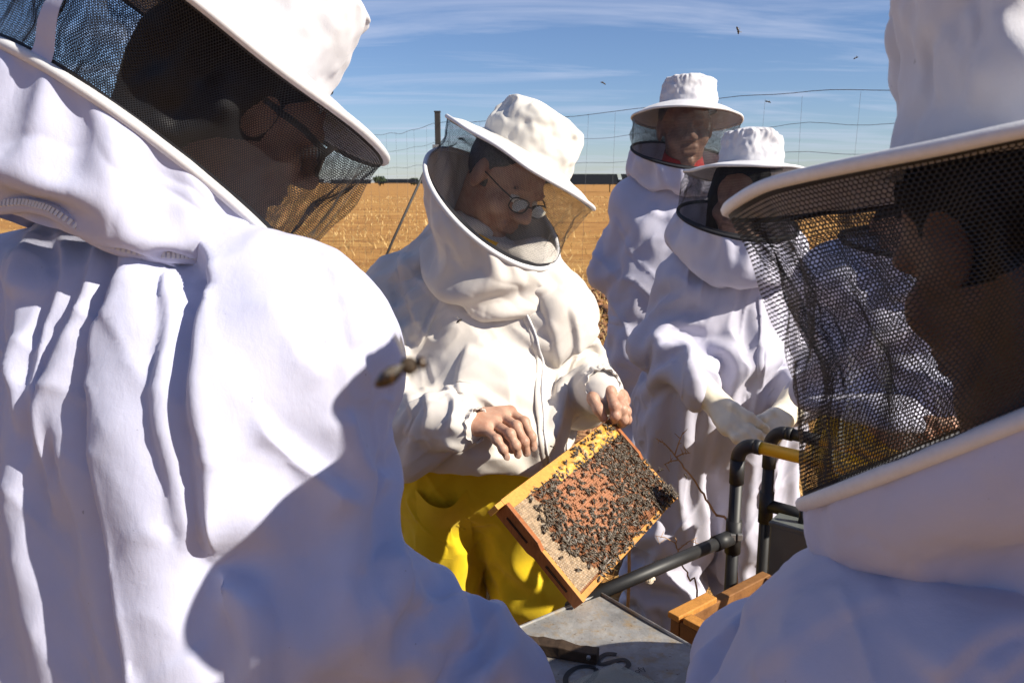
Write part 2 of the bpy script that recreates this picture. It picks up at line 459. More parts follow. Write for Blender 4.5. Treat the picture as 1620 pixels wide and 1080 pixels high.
def simple(name, col, rough=0.6, metal=0.0, var=0.12, sc=30, bump=0.0, bsc=80, spec=0.4, bd=0.001):
    a = N(name)
    c = a.ramp(a.noise(sc, 4, 0.6), (0.3, tuple(x * (1 - var) for x in col)), (0.7, tuple(min(1, x * (1 + var)) for x in col)))
    a.set(Base_Color=c, Roughness=rough, Metallic=metal, Specular_IOR_Level=spec)
    if bump: a.bump(a.noise(bsc, 4, 0.6), bump, bd)
    return a.m
M = {}
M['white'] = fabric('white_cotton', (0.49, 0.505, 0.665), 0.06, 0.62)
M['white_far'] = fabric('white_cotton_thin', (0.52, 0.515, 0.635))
M['cream'] = fabric('cream_cotton', (0.63, 0.585, 0.545), 0.05)
M['white_hat'] = fabric('hat_cotton', (0.57, 0.565, 0.61), 0.05, 0.6)
M['tape'] = simple('white_tape', (0.62, 0.615, 0.63), 0.5, var=0.05, sc=200, bump=0.2, bsc=900)
M['yellow'] = fabric('yellow_cotton', (0.76, 0.53, 0.012), 0.16, 0.4)
M['net'] = simple('black_net', (0.012, 0.012, 0.014), 0.45, spec=0.4)
M['net_thin'] = simple('grey_black_net', (0.02, 0.022, 0.024), 0.5, spec=0.3)
M['band'] = simple('black_binding', (0.012, 0.012, 0.016), 0.7, bump=0.3, bsc=600)
def skin_mat(name, col, red):
    a = N(name)
    c = a.ramp(a.noise(35, 5, 0.65), (0.3, tuple(x * 0.86 for x in red)), (0.55, col), (0.8, tuple(min(1, x * 1.06) for x in col)))
    sp = a.noise(170, 2, 0.5); c = a.mix(a.ramp(sp, (0.68, (0, 0, 0)), (0.74, (0.5, 0.5, 0.5))), c, tuple(x * 0.6 for x in red))
    a.set(Base_Color=c, Roughness=0.5, Specular_IOR_Level=0.4, Subsurface_Weight=0.08, Subsurface_Scale=0.006)
    a.b.inputs['Subsurface Radius'].default_value = (1, 0.35, 0.2)
    b = a.bump(a.noise(90, 5, 0.65, dist=1.0), 0.5, 0.0016); a.bump(a.noise(420, 3, 0.6), 0.35, 0.0006, b)
    return a.m
M['skin'] = skin_mat('tanned_skin', (0.45, 0.265, 0.185), (0.40, 0.19, 0.125))
M['skin_b'] = skin_mat('brown_skin', (0.30, 0.165, 0.11), (0.26, 0.12, 0.08))
M['skin_r'] = skin_mat('shaded_skin', (0.24, 0.13, 0.085), (0.20, 0.095, 0.06))  # darker copy of the skin, shade behind the veil put into its colour
M['hair'] = simple('dark_hair', (0.009, 0.006, 0.005), 0.75, sc=200, var=0.5, bump=0.9, bsc=160, spec=.15, bd=.003)
M['hair_grey'] = simple('grey_hair', (0.10, 0.09, 0.085), 0.6, sc=220, var=0.5, bump=0.6, bsc=260)
M['eye'] = simple('eye_white', (0.6, 0.57, 0.53), 0.15)
M['iris'] = simple('iris_dark', (0.03, 0.018, 0.01), 0.1)
M['black_plastic'] = simple('black_plastic', (0.012, 0.012, 0.013), 0.35, var=0.3, bump=0.15, bsc=40)
M['glove'] = simple('cream_rubber', (0.74, 0.68, 0.55), 0.42, var=0.06, sc=20, bump=0.25, bsc=70, bd=0.003)
M['boot'] = simple('brown_leather', (0.07, 0.045, 0.03), 0.6, bump=0.3)
M['red_shirt'] = fabric('red_cotton', (0.45, 0.02, 0.02))
M['mustard'] = fabric('mustard_cotton', (0.80, 0.42, 0.02))
print('base', time.time() - T0)
M['nail'] = simple('fingernail', (0.46, 0.29, 0.22), 0.3, var=0.05)
M['steel'] = simple('steel', (0.5, 0.5, 0.5), 0.35, 1.0)
M['ink'] = simple('black_ink', (0.03, 0.03, 0.03), 0.6)
_a = N('glass_lens'); _g = _a.n('ShaderNodeBsdfGlossy'); _g.inputs['Roughness'].default_value = 0.03; _t = _a.n('ShaderNodeBsdfTransparent'); _t.inputs[0].default_value = (.86, .88, .88, 1)
_x = _a.n('ShaderNodeMixShader'); _f = _a.n('ShaderNodeFresnel'); _a.l(_f.outputs[0], _x.inputs[0]); _a.l(_t.outputs[0], _x.inputs[1]); _a.l(_g.outputs[0], _x.inputs[2]); _a.l(_x.outputs[0], _a.o.inputs[0])
M['lens'] = _a.m
M['white_hat_c'] = fabric('cream_hat_cotton', (0.66, 0.635, 0.60), 0.05, 0.35)
M['steel_dull'] = simple('dull_steel', (0.33, 0.33, 0.33), 0.45, 0.8)
# ------------------------------------------------------------------ setting materials
def ground_mat():
    a = N('straw_field'); v = a.coord()
    n1 = a.noise(0.35, 6, 0.6, v); n2 = a.noise(9, 6, 0.7, a.coord((1, 0.6, 1)), 0.5); n3 = a.noise(60, 4, 0.7, a.coord((1, 0.35, 1)), 1.0)
    c = a.ramp(n2, (0.30, (0.14, 0.055, 0.022)), (0.43, (0.28, 0.145, 0.045)), (0.60, (0.391, 0.23218, 0.0748)), (0.8, (0.4887, 0.324995, 0.13294)))
    c2 = a.ramp(n3, (0.3, (0.19, 0.09, 0.035)), (0.6, (0.3655, 0.238, 0.0935)), (0.8, (0.4675, 0.3485, 0.1785)))
    rows = a.noise(1.0, 5, 0.7, a.coord((0.05, 0.55, 1)), 0.4); mid = a.noise(1.7, 6, 0.75, a.coord((0.5, 1.0, 1)), 0.8)
    c = a.mix(0.45, c, c2); c = a.mix(a.ramp(rows, (.42, (0, 0, 0)), (.62, (.75, .75, .75))), c, (0.4887, 0.334305, 0.12461)); c = a.mix(a.ramp(mid, (.47, (0, 0, 0)), (.62, (.7, .7, .7))), c, (0.17, 0.0808, 0.0298)); c = a.mix(a.ramp(n1, (0.35, (0, 0, 0)), (0.7, (0.45, 0.45, 0.45))), c, (0.323, 0.1658, 0.051))
    c = a.mix(1.0, c, (1.10, 0.96, 0.86), 'MULTIPLY')
    a.set(Base_Color=c, Roughness=0.95, Specular_IOR_Level=0.1)
    b = a.bump(n2, 0.8, 0.05); a.bump(n3, 0.8, 0.012, b)
    return a.m
def wood_mat(name, col, dark, sc=18, ax=(1, 1, 14), rough=0.6, stain=0.5):
    a = N(name); g = a.noise(sc, 6, 0.65, a.coord(ax), 1.4); s = a.noise(22, 5, 0.65)
    c = a.ramp(g, (0.3, tuple(x * .72 for x in col)), (0.55, col), (0.75, tuple(min(1, x * 1.15) for x in col)))
    c = a.mix(a.ramp(s, (0.50, (0, 0, 0)), (0.78, (stain,) * 3)), c, dark)
    a.set(Base_Color=c, Roughness=rough, Specular_IOR_Level=0.3); a.bump(g, 0.35, 0.0012)
    return a.m
def galv_mat():
    a = N('galvanised_sheet'); v1 = a.n('ShaderNodeTexVoronoi'); v1.inputs['Scale'].default_value = 55; a.l(a.coord(), v1.inputs['Vector'])
    n1 = a.noise(9, 6, 0.65); n2 = a.noise(38, 5, 0.7); n3 = a.noise(120, 3, 0.6)
    c = a.ramp(n1, (0.3, (0.15, 0.147, 0.142)), (0.5, (0.28, 0.274, 0.265)), (0.7, (0.42, 0.40, 0.37)))
    c = a.mix(0.16, c, a.ramp(v1.outputs['Color'], (0.2, (0.2, 0.2, 0.2)), (0.8, (0.5, 0.5, 0.5))))
    c = a.mix(a.ramp(n2, (0.50, (0, 0, 0)), (0.68, (0.85, 0.85, 0.85))), c, (0.30, 0.215, 0.12))
    c = a.mix(a.ramp(n3, (0.66, (0, 0, 0)), (0.72, (0.8, 0.8, 0.8))), c, (0.10, 0.06, 0.035))
    a.set(Base_Color=c, Metallic=0.35, Roughness=a.ramp(n2, (0.3, (0.38,) * 3), (0.7, (0.75,) * 3)), Specular_IOR_Level=0.5)
    b = a.bump(n1, 0.3, 0.02); a.bump(n2, 0.35, 0.002, b)
    return a.m
M['ground'] = ground_mat()
M['soil'] = simple('red_soil', (0.22, 0.105, 0.05), 0.95, var=.4, sc=20, bump=.5, bsc=60, bd=.01)
M['straw'] = simple('dry_straw', (0.528, 0.368, 0.152), 0.7, var=0.35, sc=3)
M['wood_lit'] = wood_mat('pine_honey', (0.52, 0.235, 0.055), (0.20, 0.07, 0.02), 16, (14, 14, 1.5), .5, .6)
M['wood_top'] = wood_mat('pine_yellow', (0.56, 0.27, 0.055), (0.35, 0.14, 0.03), 16, (2, 14, 14), .5, .5)
M['wood_red'] = wood_mat('pine_propolis', (0.34, 0.115, 0.035), (0.06, 0.02, 0.01), 16, (10, 10, 1.5), .45, .7)
M['wood_dark'] = wood_mat('dark_wet_wood', (0.055, 0.035, 0.022), (0.012, 0.008, 0.006), 20, (3, 14, 14), .6, .6)
M['wood_box'] = wood_mat('shaded_hive_wood', (0.24, 0.11, 0.038), (0.08, 0.03, 0.012), 14, (3, 14, 14), .6, .6)  # darkened: the shade over the open hive is put into this colour
M['cream_paint'] = simple('cream_paint', (0.60, 0.50, 0.30), 0.6, bump=.2, bsc=30)
M['galv'] = galv_mat()
M['wax'] = simple('burr_wax', (0.60, 0.30, 0.045), 0.5, var=.3, sc=90, bump=.5, bsc=140, bd=.002)
def cell_mat(name, col, var, rough=.6):
    a = N(name); c = a.ramp(a.noise(130, 2, .5), (.3, tuple(x * (1 - var) for x in col)), (.7, tuple(min(1, x * (1 + var)) for x in col)))
    a.set(Base_Color=c, Roughness=rough, Specular_IOR_Level=.3); a.bump(a.noise(700, 3, .6), .4, .0006); return a.m
M['brood'] = cell_mat('capped_brood', (0.34, 0.145, 0.07), .2)
M['honey'] = cell_mat('capped_honey', (0.30, 0.21, 0.13), .35, .4)
M['comb'] = cell_mat('dark_comb', (0.20, 0.075, 0.028), .4)
M['hole'] = cell_mat('cell_bottom', (0.03, 0.012, 0.006), .4)
def bee_mats():
    a = N('bee_body'); w = a.n('ShaderNodeTexWave'); w.inputs['Scale'].default_value = 160; a.l(a.coord(), w.inputs['Vector'])
    a.set(Base_Color=a.ramp(w.outputs['Color'], (.35, (.008, .006, .004)), (.65, (.06, .030, .011))), Roughness=.4, Specular_IOR_Level=.5)
    b = N('bee_thorax'); b.set(Base_Color=b.ramp(b.noise(900, 3), (.3, (.015, .010, .006)), (.7, (.075, .045, .022))), Roughness=.85)
    c = N('bee_wing'); c.set(Base_Color=(.20, .17, .13), Roughness=.45, Specular_IOR_Level=.4)
    t = c.n('ShaderNodeBsdfTransparent'); m = c.n('ShaderNodeMixShader'); m.inputs[0].default_value = .4
    c.l(t.outputs[0], m.inputs[1]); c.l(c.b.outputs[0], m.inputs[2]); c.l(m.outputs[0], c.o.inputs[0])
    return [a.m, b.m, c.m]
BEE_M = bee_mats()
M['pipe'] = simple('black_pipe', (0.016, 0.016, 0.017), 0.5, var=.4, sc=14, bump=.12, bsc=25)
M['pipe_y'] = simple('yellow_pipe', (0.72, 0.38, 0.012), 0.35, var=.12, sc=10, bump=.1)
M['grey_box'] = simple('grey_plastic', (0.10, 0.11, 0.105), 0.5, var=.1)
M['post'] = simple('dark_post', (0.03, 0.028, 0.028), 0.6)
M['wire'] = simple('galvanised_wire', (0.10, 0.10, 0.105), 0.5, 0.5)
M['panel'] = simple('solar_cell', (0.010, 0.011, 0.014), 0.8, var=.2, spec=.1)
M['stem'] = simple('dry_stem', (0.36, 0.21, 0.10), .8, var=.3, sc=60)
M['shell'] = simple('snail_shell', (0.68, 0.58, 0.44), .4, var=.2, sc=300)
M['leaf_far'] = simple('far_leaf', (0.045, 0.065, 0.03), .7, var=.4, sc=2)
_a = N('clear_sheet'); _a.set(Base_Color=(.40, .40, .33), Roughness=.3); _t = _a.n('ShaderNodeBsdfTransparent'); _m = _a.n('ShaderNodeMixShader'); _m.inputs[0].default_value = .42
_a.l(_t.outputs[0], _m.inputs[1]); _a.l(_a.b.outputs[0], _m.inputs[2]); _a.l(_m.outputs[0], _a.o.inputs[0]); _a.bump(_a.noise(60, 4, .6), .5, .003); M['sheet'] = _a.m

# ------------------------------------------------------------------ ground, field, fence, far things
def setting():
    xs = np.concatenate([-np.geomspace(900, 8, 14), np.linspace(-6, 6, 49), np.geomspace(8, 900, 14)])
    ys = np.concatenate([np.linspace(-60, -2, 8), np.linspace(-1.5, 14, 63), np.geomspace(15, 1500, 26)])
    X, Y = np.meshgrid(xs, ys, indexing='ij'); Zg = fbm(np.stack([X * 1.3, Y * 1.3, X * 0], -1), 3, 3) * .025 * np.exp(-np.maximum(Y - 14, 0) / 20)
    Zg += np.where((Y > 2.4) & (Y < 14), np.abs(fbm(np.stack([X * 2.6, Y * 2.6, X * 0], -1), 9, 3)) * .05, 0)
    g = onp('ground', np.stack([X, Y, Zg - .02], -1).reshape(-1, 3), grid_faces(len(xs), len(ys)), M['ground']); tag(g, 'dry stubble field reaching to the horizon', kind='structure')
    # loose straw and stubble
    n = 44000; r = RNG; y = -1.0 + 16 * r.random(n) ** 1.4; x = (r.random(n) - .5) * (5 + np.abs(y) * 1.3); a = r.random(n) * 6.283; L = .05 + .13 * r.random(n); up = np.abs(r.normal(0, .28, n)); up = np.where(r.random(n) < .12, up + .9, up)
    d = np.stack([np.cos(a) * np.cos(up), np.sin(a) * np.cos(up), np.sin(up)], 1); p = np.stack([x, y, .0 + .02 * r.random(n)], 1); w = np.cross(d, A(0.1, 0, 1)); w /= np.linalg.norm(w, axis=1)[:, None]; w *= (.0012 + .0016 * r.random(n))[:, None]
    bend = np.stack([r.normal(0, .012, n), r.normal(0, .012, n), r.random(n) * .012], 1); m = p + d * (L / 2)[:, None] + bend; e = p + d * L[:, None]
    V = np.stack([p - w, p + w, m + w, m - w, e + w * .4, e - w * .4], 1).reshape(-1, 3); b = np.arange(n)[:, None] * 6
    F = np.concatenate([b + [0, 1, 2, 3], b + [3, 2, 4, 5]]); s = onp('straw', V, F, M['straw'], None, False); tag(s, 'loose dry straw and stubble covering the ground', 'straw', kind='stuff')
    n = 30000; y = 7 + 75 * r.random(n) ** 2.2; x = (r.random(n) - .5) * (8 + y * 1.6); a = r.random(n) * 6.283; hgt = .03 + .10 * r.random(n); wd = .004 + .00035 * y; c0 = np.stack([x, y, 0 * y - .01], 1); sd = np.stack([np.cos(a), np.sin(a), 0 * a], 1) * wd[:, None]; lean = np.stack([r.normal(0, .05, n), r.normal(0, .05, n), hgt], 1)
    keep = noise3(np.stack([x * .35, y * .35, 0 * x], 1), 21) + r.normal(0, .35, n) > -.1; c0, sd, lean = c0[keep], sd[keep], lean[keep]
    V = np.stack([c0 - sd, c0 + sd, c0 + lean + sd * .5, c0 + lean - sd * .5], 1).reshape(-1, 3); st = onp('stubble', V, np.arange(len(V)).reshape(-1, 4), M['straw'], None, False); tag(st, 'standing stubble stalks across the far field', 'stubble', kind='stuff')
    # rough clods of turned earth behind the centre
    ic = bmesh.new(); bmesh.ops.create_icosphere(ic, subdivisions=1, radius=1.0); iv = np.array([v.co for v in ic.verts]); iff = np.array([[v.index for v in f.verts] for f in ic.faces]); ic.free()
    CV, CFc = [], []
    for k in range(1500):
        yy = 3.3 + 7.5 * random.random() ** 1.3; q = P(random.uniform(870, 1010), 288, yy); sc = random.uniform(.012, .05) * (1.4 if random.random() < .15 else 1); o = len(CV) * len(iv)
        w = iv * (1 + .35 * noise3(iv * 1.7 + k * 3.1, 7))[:, None] * A(1.2, 1, .65) * sc + A(q[0], q[1], sc * .25); CV.append(w); CFc.append(iff + o)
    cl = onp('soil_clods', np.concatenate(CV), np.concatenate(CFc), M['soil'], None, False); tag(cl, 'rough reddish brown clods of earth behind the bowed beekeeper', 'soil', kind='stuff')
    # wire fence behind
    def wp(px, d): q = P(px, 288, d); return A(q[0], q[1], 0)
    pA = wp(694, 7.7); pB = wp(1385, 4.75); pR = pA + (pB - pA) * 1.55; pL = pA + (wp(560, 10.2) - pA) * 1.6
    for (q0, q1, lab) in ((pA, pR, 'tall wire mesh fence right of the dark post, wavy wires against the sky'), (pA, pL, 'fainter wire mesh fence running left from the dark post')):
        fr = empty('wire_fence', q0); tag(fr, lab, 'fence', 'wire fence across the field')
        ln = np.linalg.norm(q1 - q0); k = int(ln / .12); t = np.linspace(0, 1, k)
        for zi, z in enumerate((2.0, 1.81, 1.63, 1.46, 1.30, 1.15, 1.0, .86, .72, .58, .44, .30, .15)):
            pts = q0 + (q1 - q0) * t[:, None] + A(0, 0, 1) * (z + .014 * np.sin(t * ln * 2 * math.pi / .62 + zi) * .4 + .012 * noise3(np.stack([t * ln * 3, t * 0 + zi, t * 0], 1), 4) - .05 * np.sin(t * math.pi * 2) ** 2 * .6)[:, None]
            MB().tube(pts, .0022 if zi == 0 else (.0015 if z > 1.4 else .0005), 5).build('wire', M['wire'], fr)
        ns = int(ln / .3)
        for i in range(1, ns):
            q = q0 + (q1 - q0) * (i / ns); lean = RNG.normal(0, .03); dr = (q1 - q0) / ln
            MB().tube([q + A(0, 0, .05), q + dr * lean * .5 + A(0, 0, 1), q + dr * (lean * .8 + RNG.normal(0, .012)) + A(0, 0, 1.98)], .0008, 4).build('stay_wire', M['wire'], fr)
    po = empty('fence_post', pA); tag(po, 'dark square fence post with a slanting brace, left of the bowed beekeeper', 'fence post')
    MB().box(pA + A(0, 0, 1.04), A(.026, .026, 1.06)).build('post', M['post'], po, False, .003)
    MB().tube([pA + A(-.02, -.03, 1.78), pA + A(-.42, -.30, .9), pA + A(-.80, -.55, .0)], .013, 8).build('brace', M['post'], po)
    MB().box(pA + A(0, 0, 2.105), A(.03, .03, .006)).build('post_cap', M['post'], po, False, .002)
    MB().box(pA + A(-.02, -.03, 1.77), A(.03, .012, .03)).build('bracket', M['steel_dull'], po, False, .002)
    # far solar tables
    def table(x, y, w, h, lab, grp):
        o = empty('solar_panel', (x, y, 0)); tag(o, lab, 'solar panel', grp)
        t = R(25); Mx = np.array([[1, 0, 0], [0, math.cos(t), -math.sin(t)], [0, math.sin(t), math.cos(t)]])
        MB().box(A(x, y, h - .75), A(w / 2, 1.75, .03), Mx).build('panel', M['panel'], o, False)
        for sx in (-.35, .35): MB().tube([A(x + sx * w, y + .2, -.02), A(x + sx * w, y + .2, h - .75)], .07, 6).build('leg', M['post'], o)
    for k in range(16): table(-128 + k * 17, 300 + (k % 3) * 2.5, 15.2, 2.3 + .25 * (k % 2), 'dark solar panel table in the far row along the horizon', 'far row of solar panels')
    for k in range(4): table(11.6 + k * 8.6, 120 - k * 1.2, 8.2, 2.6, 'larger dark solar panel table right of the bowed beekeeper, nearer row', 'nearer row of solar panels')
    # far trees
    for px, d, hh, lab in ((601, 300, 3.6, 'low round bush on the horizon left of the fence post'), (655, 330, 3.0, 'tiny tree on the horizon just left of the fence post'), (905, 320, 3.2, 'small tree on the horizon right of the bowed beekeeper')):
        q = P(px, 288, d); o = empty('far_tree', (q[0], q[1], 0)); tag(o, lab, 'tree', 'trees on the horizon'); q[2] = 0
        MB().tube([q + A(0, 0, -.2), q + A(.1, 0, hh * .4), q + A(0, 0, hh * .8)], [.25, .18, .08], 6).build('trunk', M['post'], o)
        m = 700; u = RNG.normal(size=(m, 3)); u /= np.linalg.norm(u, axis=1)[:, None]; rr = RNG.random(m) ** .4; cn = q + A(0, 0, hh * .6) + u * rr[:, None] * A(hh * .75, hh * .6, hh * .42) * (1 + .35 * noise3(u * 2.5, 5))[:, None]
        t1 = RNG.normal(size=(m, 3)) * .22; t2 = RNG.normal(size=(m, 3)) * .22
        onp('crown', np.stack([cn - t1, cn + t2, cn + t1, cn - t2], 1).reshape(-1, 3), np.arange(m * 4).reshape(-1, 4), M['leaf_far'], o, False)

# ------------------------------------------------------------------ bees
def bee_mesh(wing=0.0, scale=1.0, seg=8, parts=False):
    def blob(mb, xs, rs, zc, mi, zs=1.0):
        V = []
        for x, r, z in zip(xs, rs, zc):
            for k in range(seg):
                a = 2 * math.pi * k / seg; V.append((x, r * math.cos(a), z + r * zs * math.sin(a)))
        mb.add(np.array(V) * scale, grid_faces(len(xs), seg) if False else [(i * seg + k, i * seg + (k + 1) % seg, (i + 1) * seg + (k + 1) % seg, (i + 1) * seg + k) for i in range(len(xs) - 1) for k in range(seg)], mi)
    b = MB()
    blob(b, [-.0082, -.0074, -.0055, -.003, -.0012, -.0004], [.0002, .0012, .0021, .0023, .0015, .0003], [.0016, .0018, .0022, .0026, .0028, .0028], 0, .85)
    blob(b, [-.0008, .0002, .0016, .003, .0036], [.0004, .0019, .0022, .0016, .0004], [.0029, .003, .003, .0029, .0028], 1)
    blob(b, [.0034, .004, .005, .0056], [.0004, .0016, .0014, .0002], [.0026, .0026, .0024, .0022], 0)
    legs = MB()
    for sx in (-1, 1):
        for x0, x1 in ((.0026, .005), (.0014, .0015), (.0004, -.003)):
            legs.add(np.array([(x0, sx * .001, .002), (x0 + .0005, sx * .001, .002), (x1, sx * .0034, .0024), (x1 + .0003, sx * .0034, .0024), (x1 + (x1 - x0) * .5, sx * .0042, .0)]) * scale, [(0, 1, 3, 2), (2, 3, 4)], 0)
        legs.add(np.array([(.0054, sx * .0006, .0026), (.0058, sx * .0007, .0026), (.0078, sx * .0018, .0016)]) * scale, [(0, 1, 2)], 0)
    wings = MB()
    for sx in (-1, 1):
        for (L, W, yaw, base) in ((.0092, .0030, .32, .0014), (.0065, .0022, .55, .0006)):
            yaw = yaw + wing * 1.0; d = A(-math.cos(yaw), sx * math.sin(yaw), .06 + wing * .35); s = A(math.sin(yaw) * .2, sx * 1, 0); s = nrm(s - nrm(d) * (s @ nrm(d)))
            o = A(base, sx * .0012, .0046); sh = ((0, 0), (.35, .28), (.75, .5), (1, .28), (1.0, .0), (.7, -.28), (.3, -.14))
            wings.add(np.array([o + d * L * f + s * W * g for f, g in sh]) * scale, [tuple(range(7))], 2)
    return b, legs, wings
def bees(FR):
    b, l, w = bee_mesh(0, 1.0, 6); allb = MB()
    for q in (b, l, w): allb.add(q.v, q.f, 0); allb.m[-len(q.f):] = q.m
    proto = bpy.data.meshes.new('bee'); proto.from_pydata(allb.v, [], allb.f); proto.polygons.foreach_set('material_index', np.array(allb.m, np.int32))
    proto.polygons.foreach_set('use_smooth', np.ones(len(proto.polygons), bool))
    for m in BEE_M: proto.materials.append(m)
    O, ex, ez, en, LX, LZ, yf = FR
    pts = []; tries = 0; grid = {}
    while len(pts) < 640 and tries < 26000:
        tries += 1; u, v = random.random(), .10 + .88 * random.random()
        den = 1.0
        den *= 1 / (1 + math.exp(-(u - .155 - .045 * math.sin(v * 9)) * 50))                    # bare honey at the left
        br = math.hypot((u - .46) / .23, (v - .42) / .27); den *= min(1, max(.13, (br - .75) * 2.9))  # brood centre
        if v > .86 and u > .5: den *= .35
        if u + v > 1.86: den = .8
        if u > .5 and v < .16: den *= .6
        if random.random() > den: continue
        x, z = u * LX, v * LZ; k = (int(x / .006), int(z / .006)); ok = True
        for a in (-1, 0, 1):
            for c in (-1, 0, 1):
                for (x2, z2) in grid.get((k[0] + a, k[1] + c), ()):
                    if (x - x2) ** 2 + (z - z2) ** 2 < .0062 ** 2: ok = False
        if not ok: continue
        grid.setdefault(k, []).append((x, z)); ang = random.gauss(1.0, 1.0) + (math.pi if random.random() < .35 else 0)
        pts.append((x, z, yf, ang, 0))
    for k in range(26): pts.append((LX * (.45 + .55 * random.random()), LZ * (.02 + .07 * random.random()), yf + .006, random.random() * 6.28, 0))
    for k in range(12): pts.append((LX * (.95 + .05 * random.random()), LZ * (.86 + .13 * random.random()), yf + .007, random.random() * 6.28, 0))
    T = []
    for x, z, y, ang, _ in pts:
        f = ex * math.cos(ang) + ez * math.sin(ang); up = nrm(en + ex * random.gauss(0, .18) + ez * random.gauss(0, .18)); f = nrm(f - up * (f @ up)); s = np.cross(up, f); sc = random.uniform(.92, 1.1)
        pos = O + ex * x + ez * z + en * (y + random.random() * .002)
        Mx = Matrix(((f[0] * sc, s[0] * sc, up[0] * sc, pos[0]), (f[1] * sc, s[1] * sc, up[1] * sc, pos[1]), (f[2] * sc, s[2] * sc, up[2] * sc, pos[2]), (0, 0, 0, 1))); T.append((np.linalg.norm(pos - CC), Mx))
    T.sort(key=lambda q: q[0]); 
    sel = set(range(290))
    rest_v, rest_f, rest_m = [], [], []; pv = np.array([v.co for v in proto.vertices]); pf = [list(p.vertices) for p in proto.polygons]; pm = [p.material_index for p in proto.polygons]
    for i, (_, mx) in enumerate(T):
        if i in sel:
            o = bpy.data.objects.new('bee', proto); COL.objects.link(o); o.matrix_world = mx
            tag(o, 'dark honey bee among the crowd crawling over the wooden comb frame', 'bee', 'bees crawling on the comb')
        else:
            m = np.array(mx); o = len(rest_v); rest_v += list(map(tuple, pv @ m[:3, :3].T + m[:3, 3])); rest_f += [[a + o for a in f] for f in pf]; rest_m += pm
    me = bpy.data.meshes.new('bee_cluster'); me.from_pydata(rest_v, [], rest_f); me.polygons.foreach_set('material_index', np.array(rest_m, np.int32)); me.polygons.foreach_set('use_smooth', np.ones(len(me.polygons), bool))
    o = obj('bee_cluster', me, BEE_M); tag(o, 'rest of the dense crowd of bees toward the far end of the comb', 'bees', kind='stuff')
    # flying and resting single bees
    def single(px, py, d, fdir, up, label, sc=1.0, wing=.9, parts=False):
        b, l, w = bee_mesh(wing, sc, 12 if parts else 6); f = nrm(fdir); u = nrm(np.asarray(up) - f * (np.asarray(up) @ f)); s = np.cross(u, f); c = px if isinstance(px, np.ndarray) else P(px, py, d); Mx = np.stack([f, s, u], 0)
        e = empty('flying_bee' if wing > .2 else 'bee', c); tag(e, label, 'bee')
        tf = lambda q: [tuple(c + np.array(v) @ Mx) for v in q.v]
        if parts:
            b.v = tf(b); b.build('bee_body', BEE_M, e)
            for q, nm, nv, nf in ((l, 'leg', None, 2), (w, 'wing', 7, 1)):
                vv = tf(q); i = 0
                while i < len(q.f):
                    fs = q.f[i:i + 2] if nm == 'leg' and len(q.f[i]) == 4 else q.f[i:i + 1]; i += len(fs); ids = sorted({k for f in fs for k in f}); o2 = MB(); o2.v = [vv[k] for k in ids]; o2.f = [[ids.index(k) for k in f] for f in fs]; o2.m = [2 if nm == 'wing' else 0] * len(fs)
                    o2.build('antenna' if nm == 'leg' and len(fs) == 1 else nm, BEE_M, e)
        else:
            al = MB()
            for q in (b, l, w): n0 = len(al.m); al.add(tf(q), q.f, 0); al.m[n0:] = q.m
            al.build('bee_body', BEE_M, e)
    single(648, 598, .205, D(.88, .36, .15), D(-.3, .9, .5), 'large flying bee close to the camera beside the near white sleeve', 1.12, 1.0, True)
    single(1165, 50, 1.3, D(.1, -.9, .2), D(.9, 0, .4), 'flying bee high in the sky toward the upper right', 1, .9)
    single(1355, 93, 2.2, D(.8, .3, .1), D(0, 1, .2), 'tiny flying bee in the sky beside the near white hat crown', 1, .9)
    single(953, 133, 1.9, D(-.8, .3, .1), D(0, 1, .4), 'flying bee in the sky between the two white hats', 1, .9)
    single(1215, 163, 1.9, D(.8, -.3, .1), D(0, 1, .4), 'flying bee above the shorter person, against the wire fence', 1, .9)
    single(728, 508, 1.4, D(.8, .5, .2), D(0, .6, .8), 'flying bee in front of the cream jacket chest', .9, .8)
    single(1046, 745, 1.55, D(.8, .3, .1), D(0, 1, .3), 'flying bee just right of the comb frame', 1, .8)
    single(1083, 754, 1.6, D(.3, -.8, .1), D(.9, 0, .3), 'small flying bee beside the dry stem', .9, .8)
    single(874, 708, 1.62, D(.8, -.3, .1), D(0, 1, .3), 'flying bee between the hand and the frame top bar', .8, .8)
    return proto

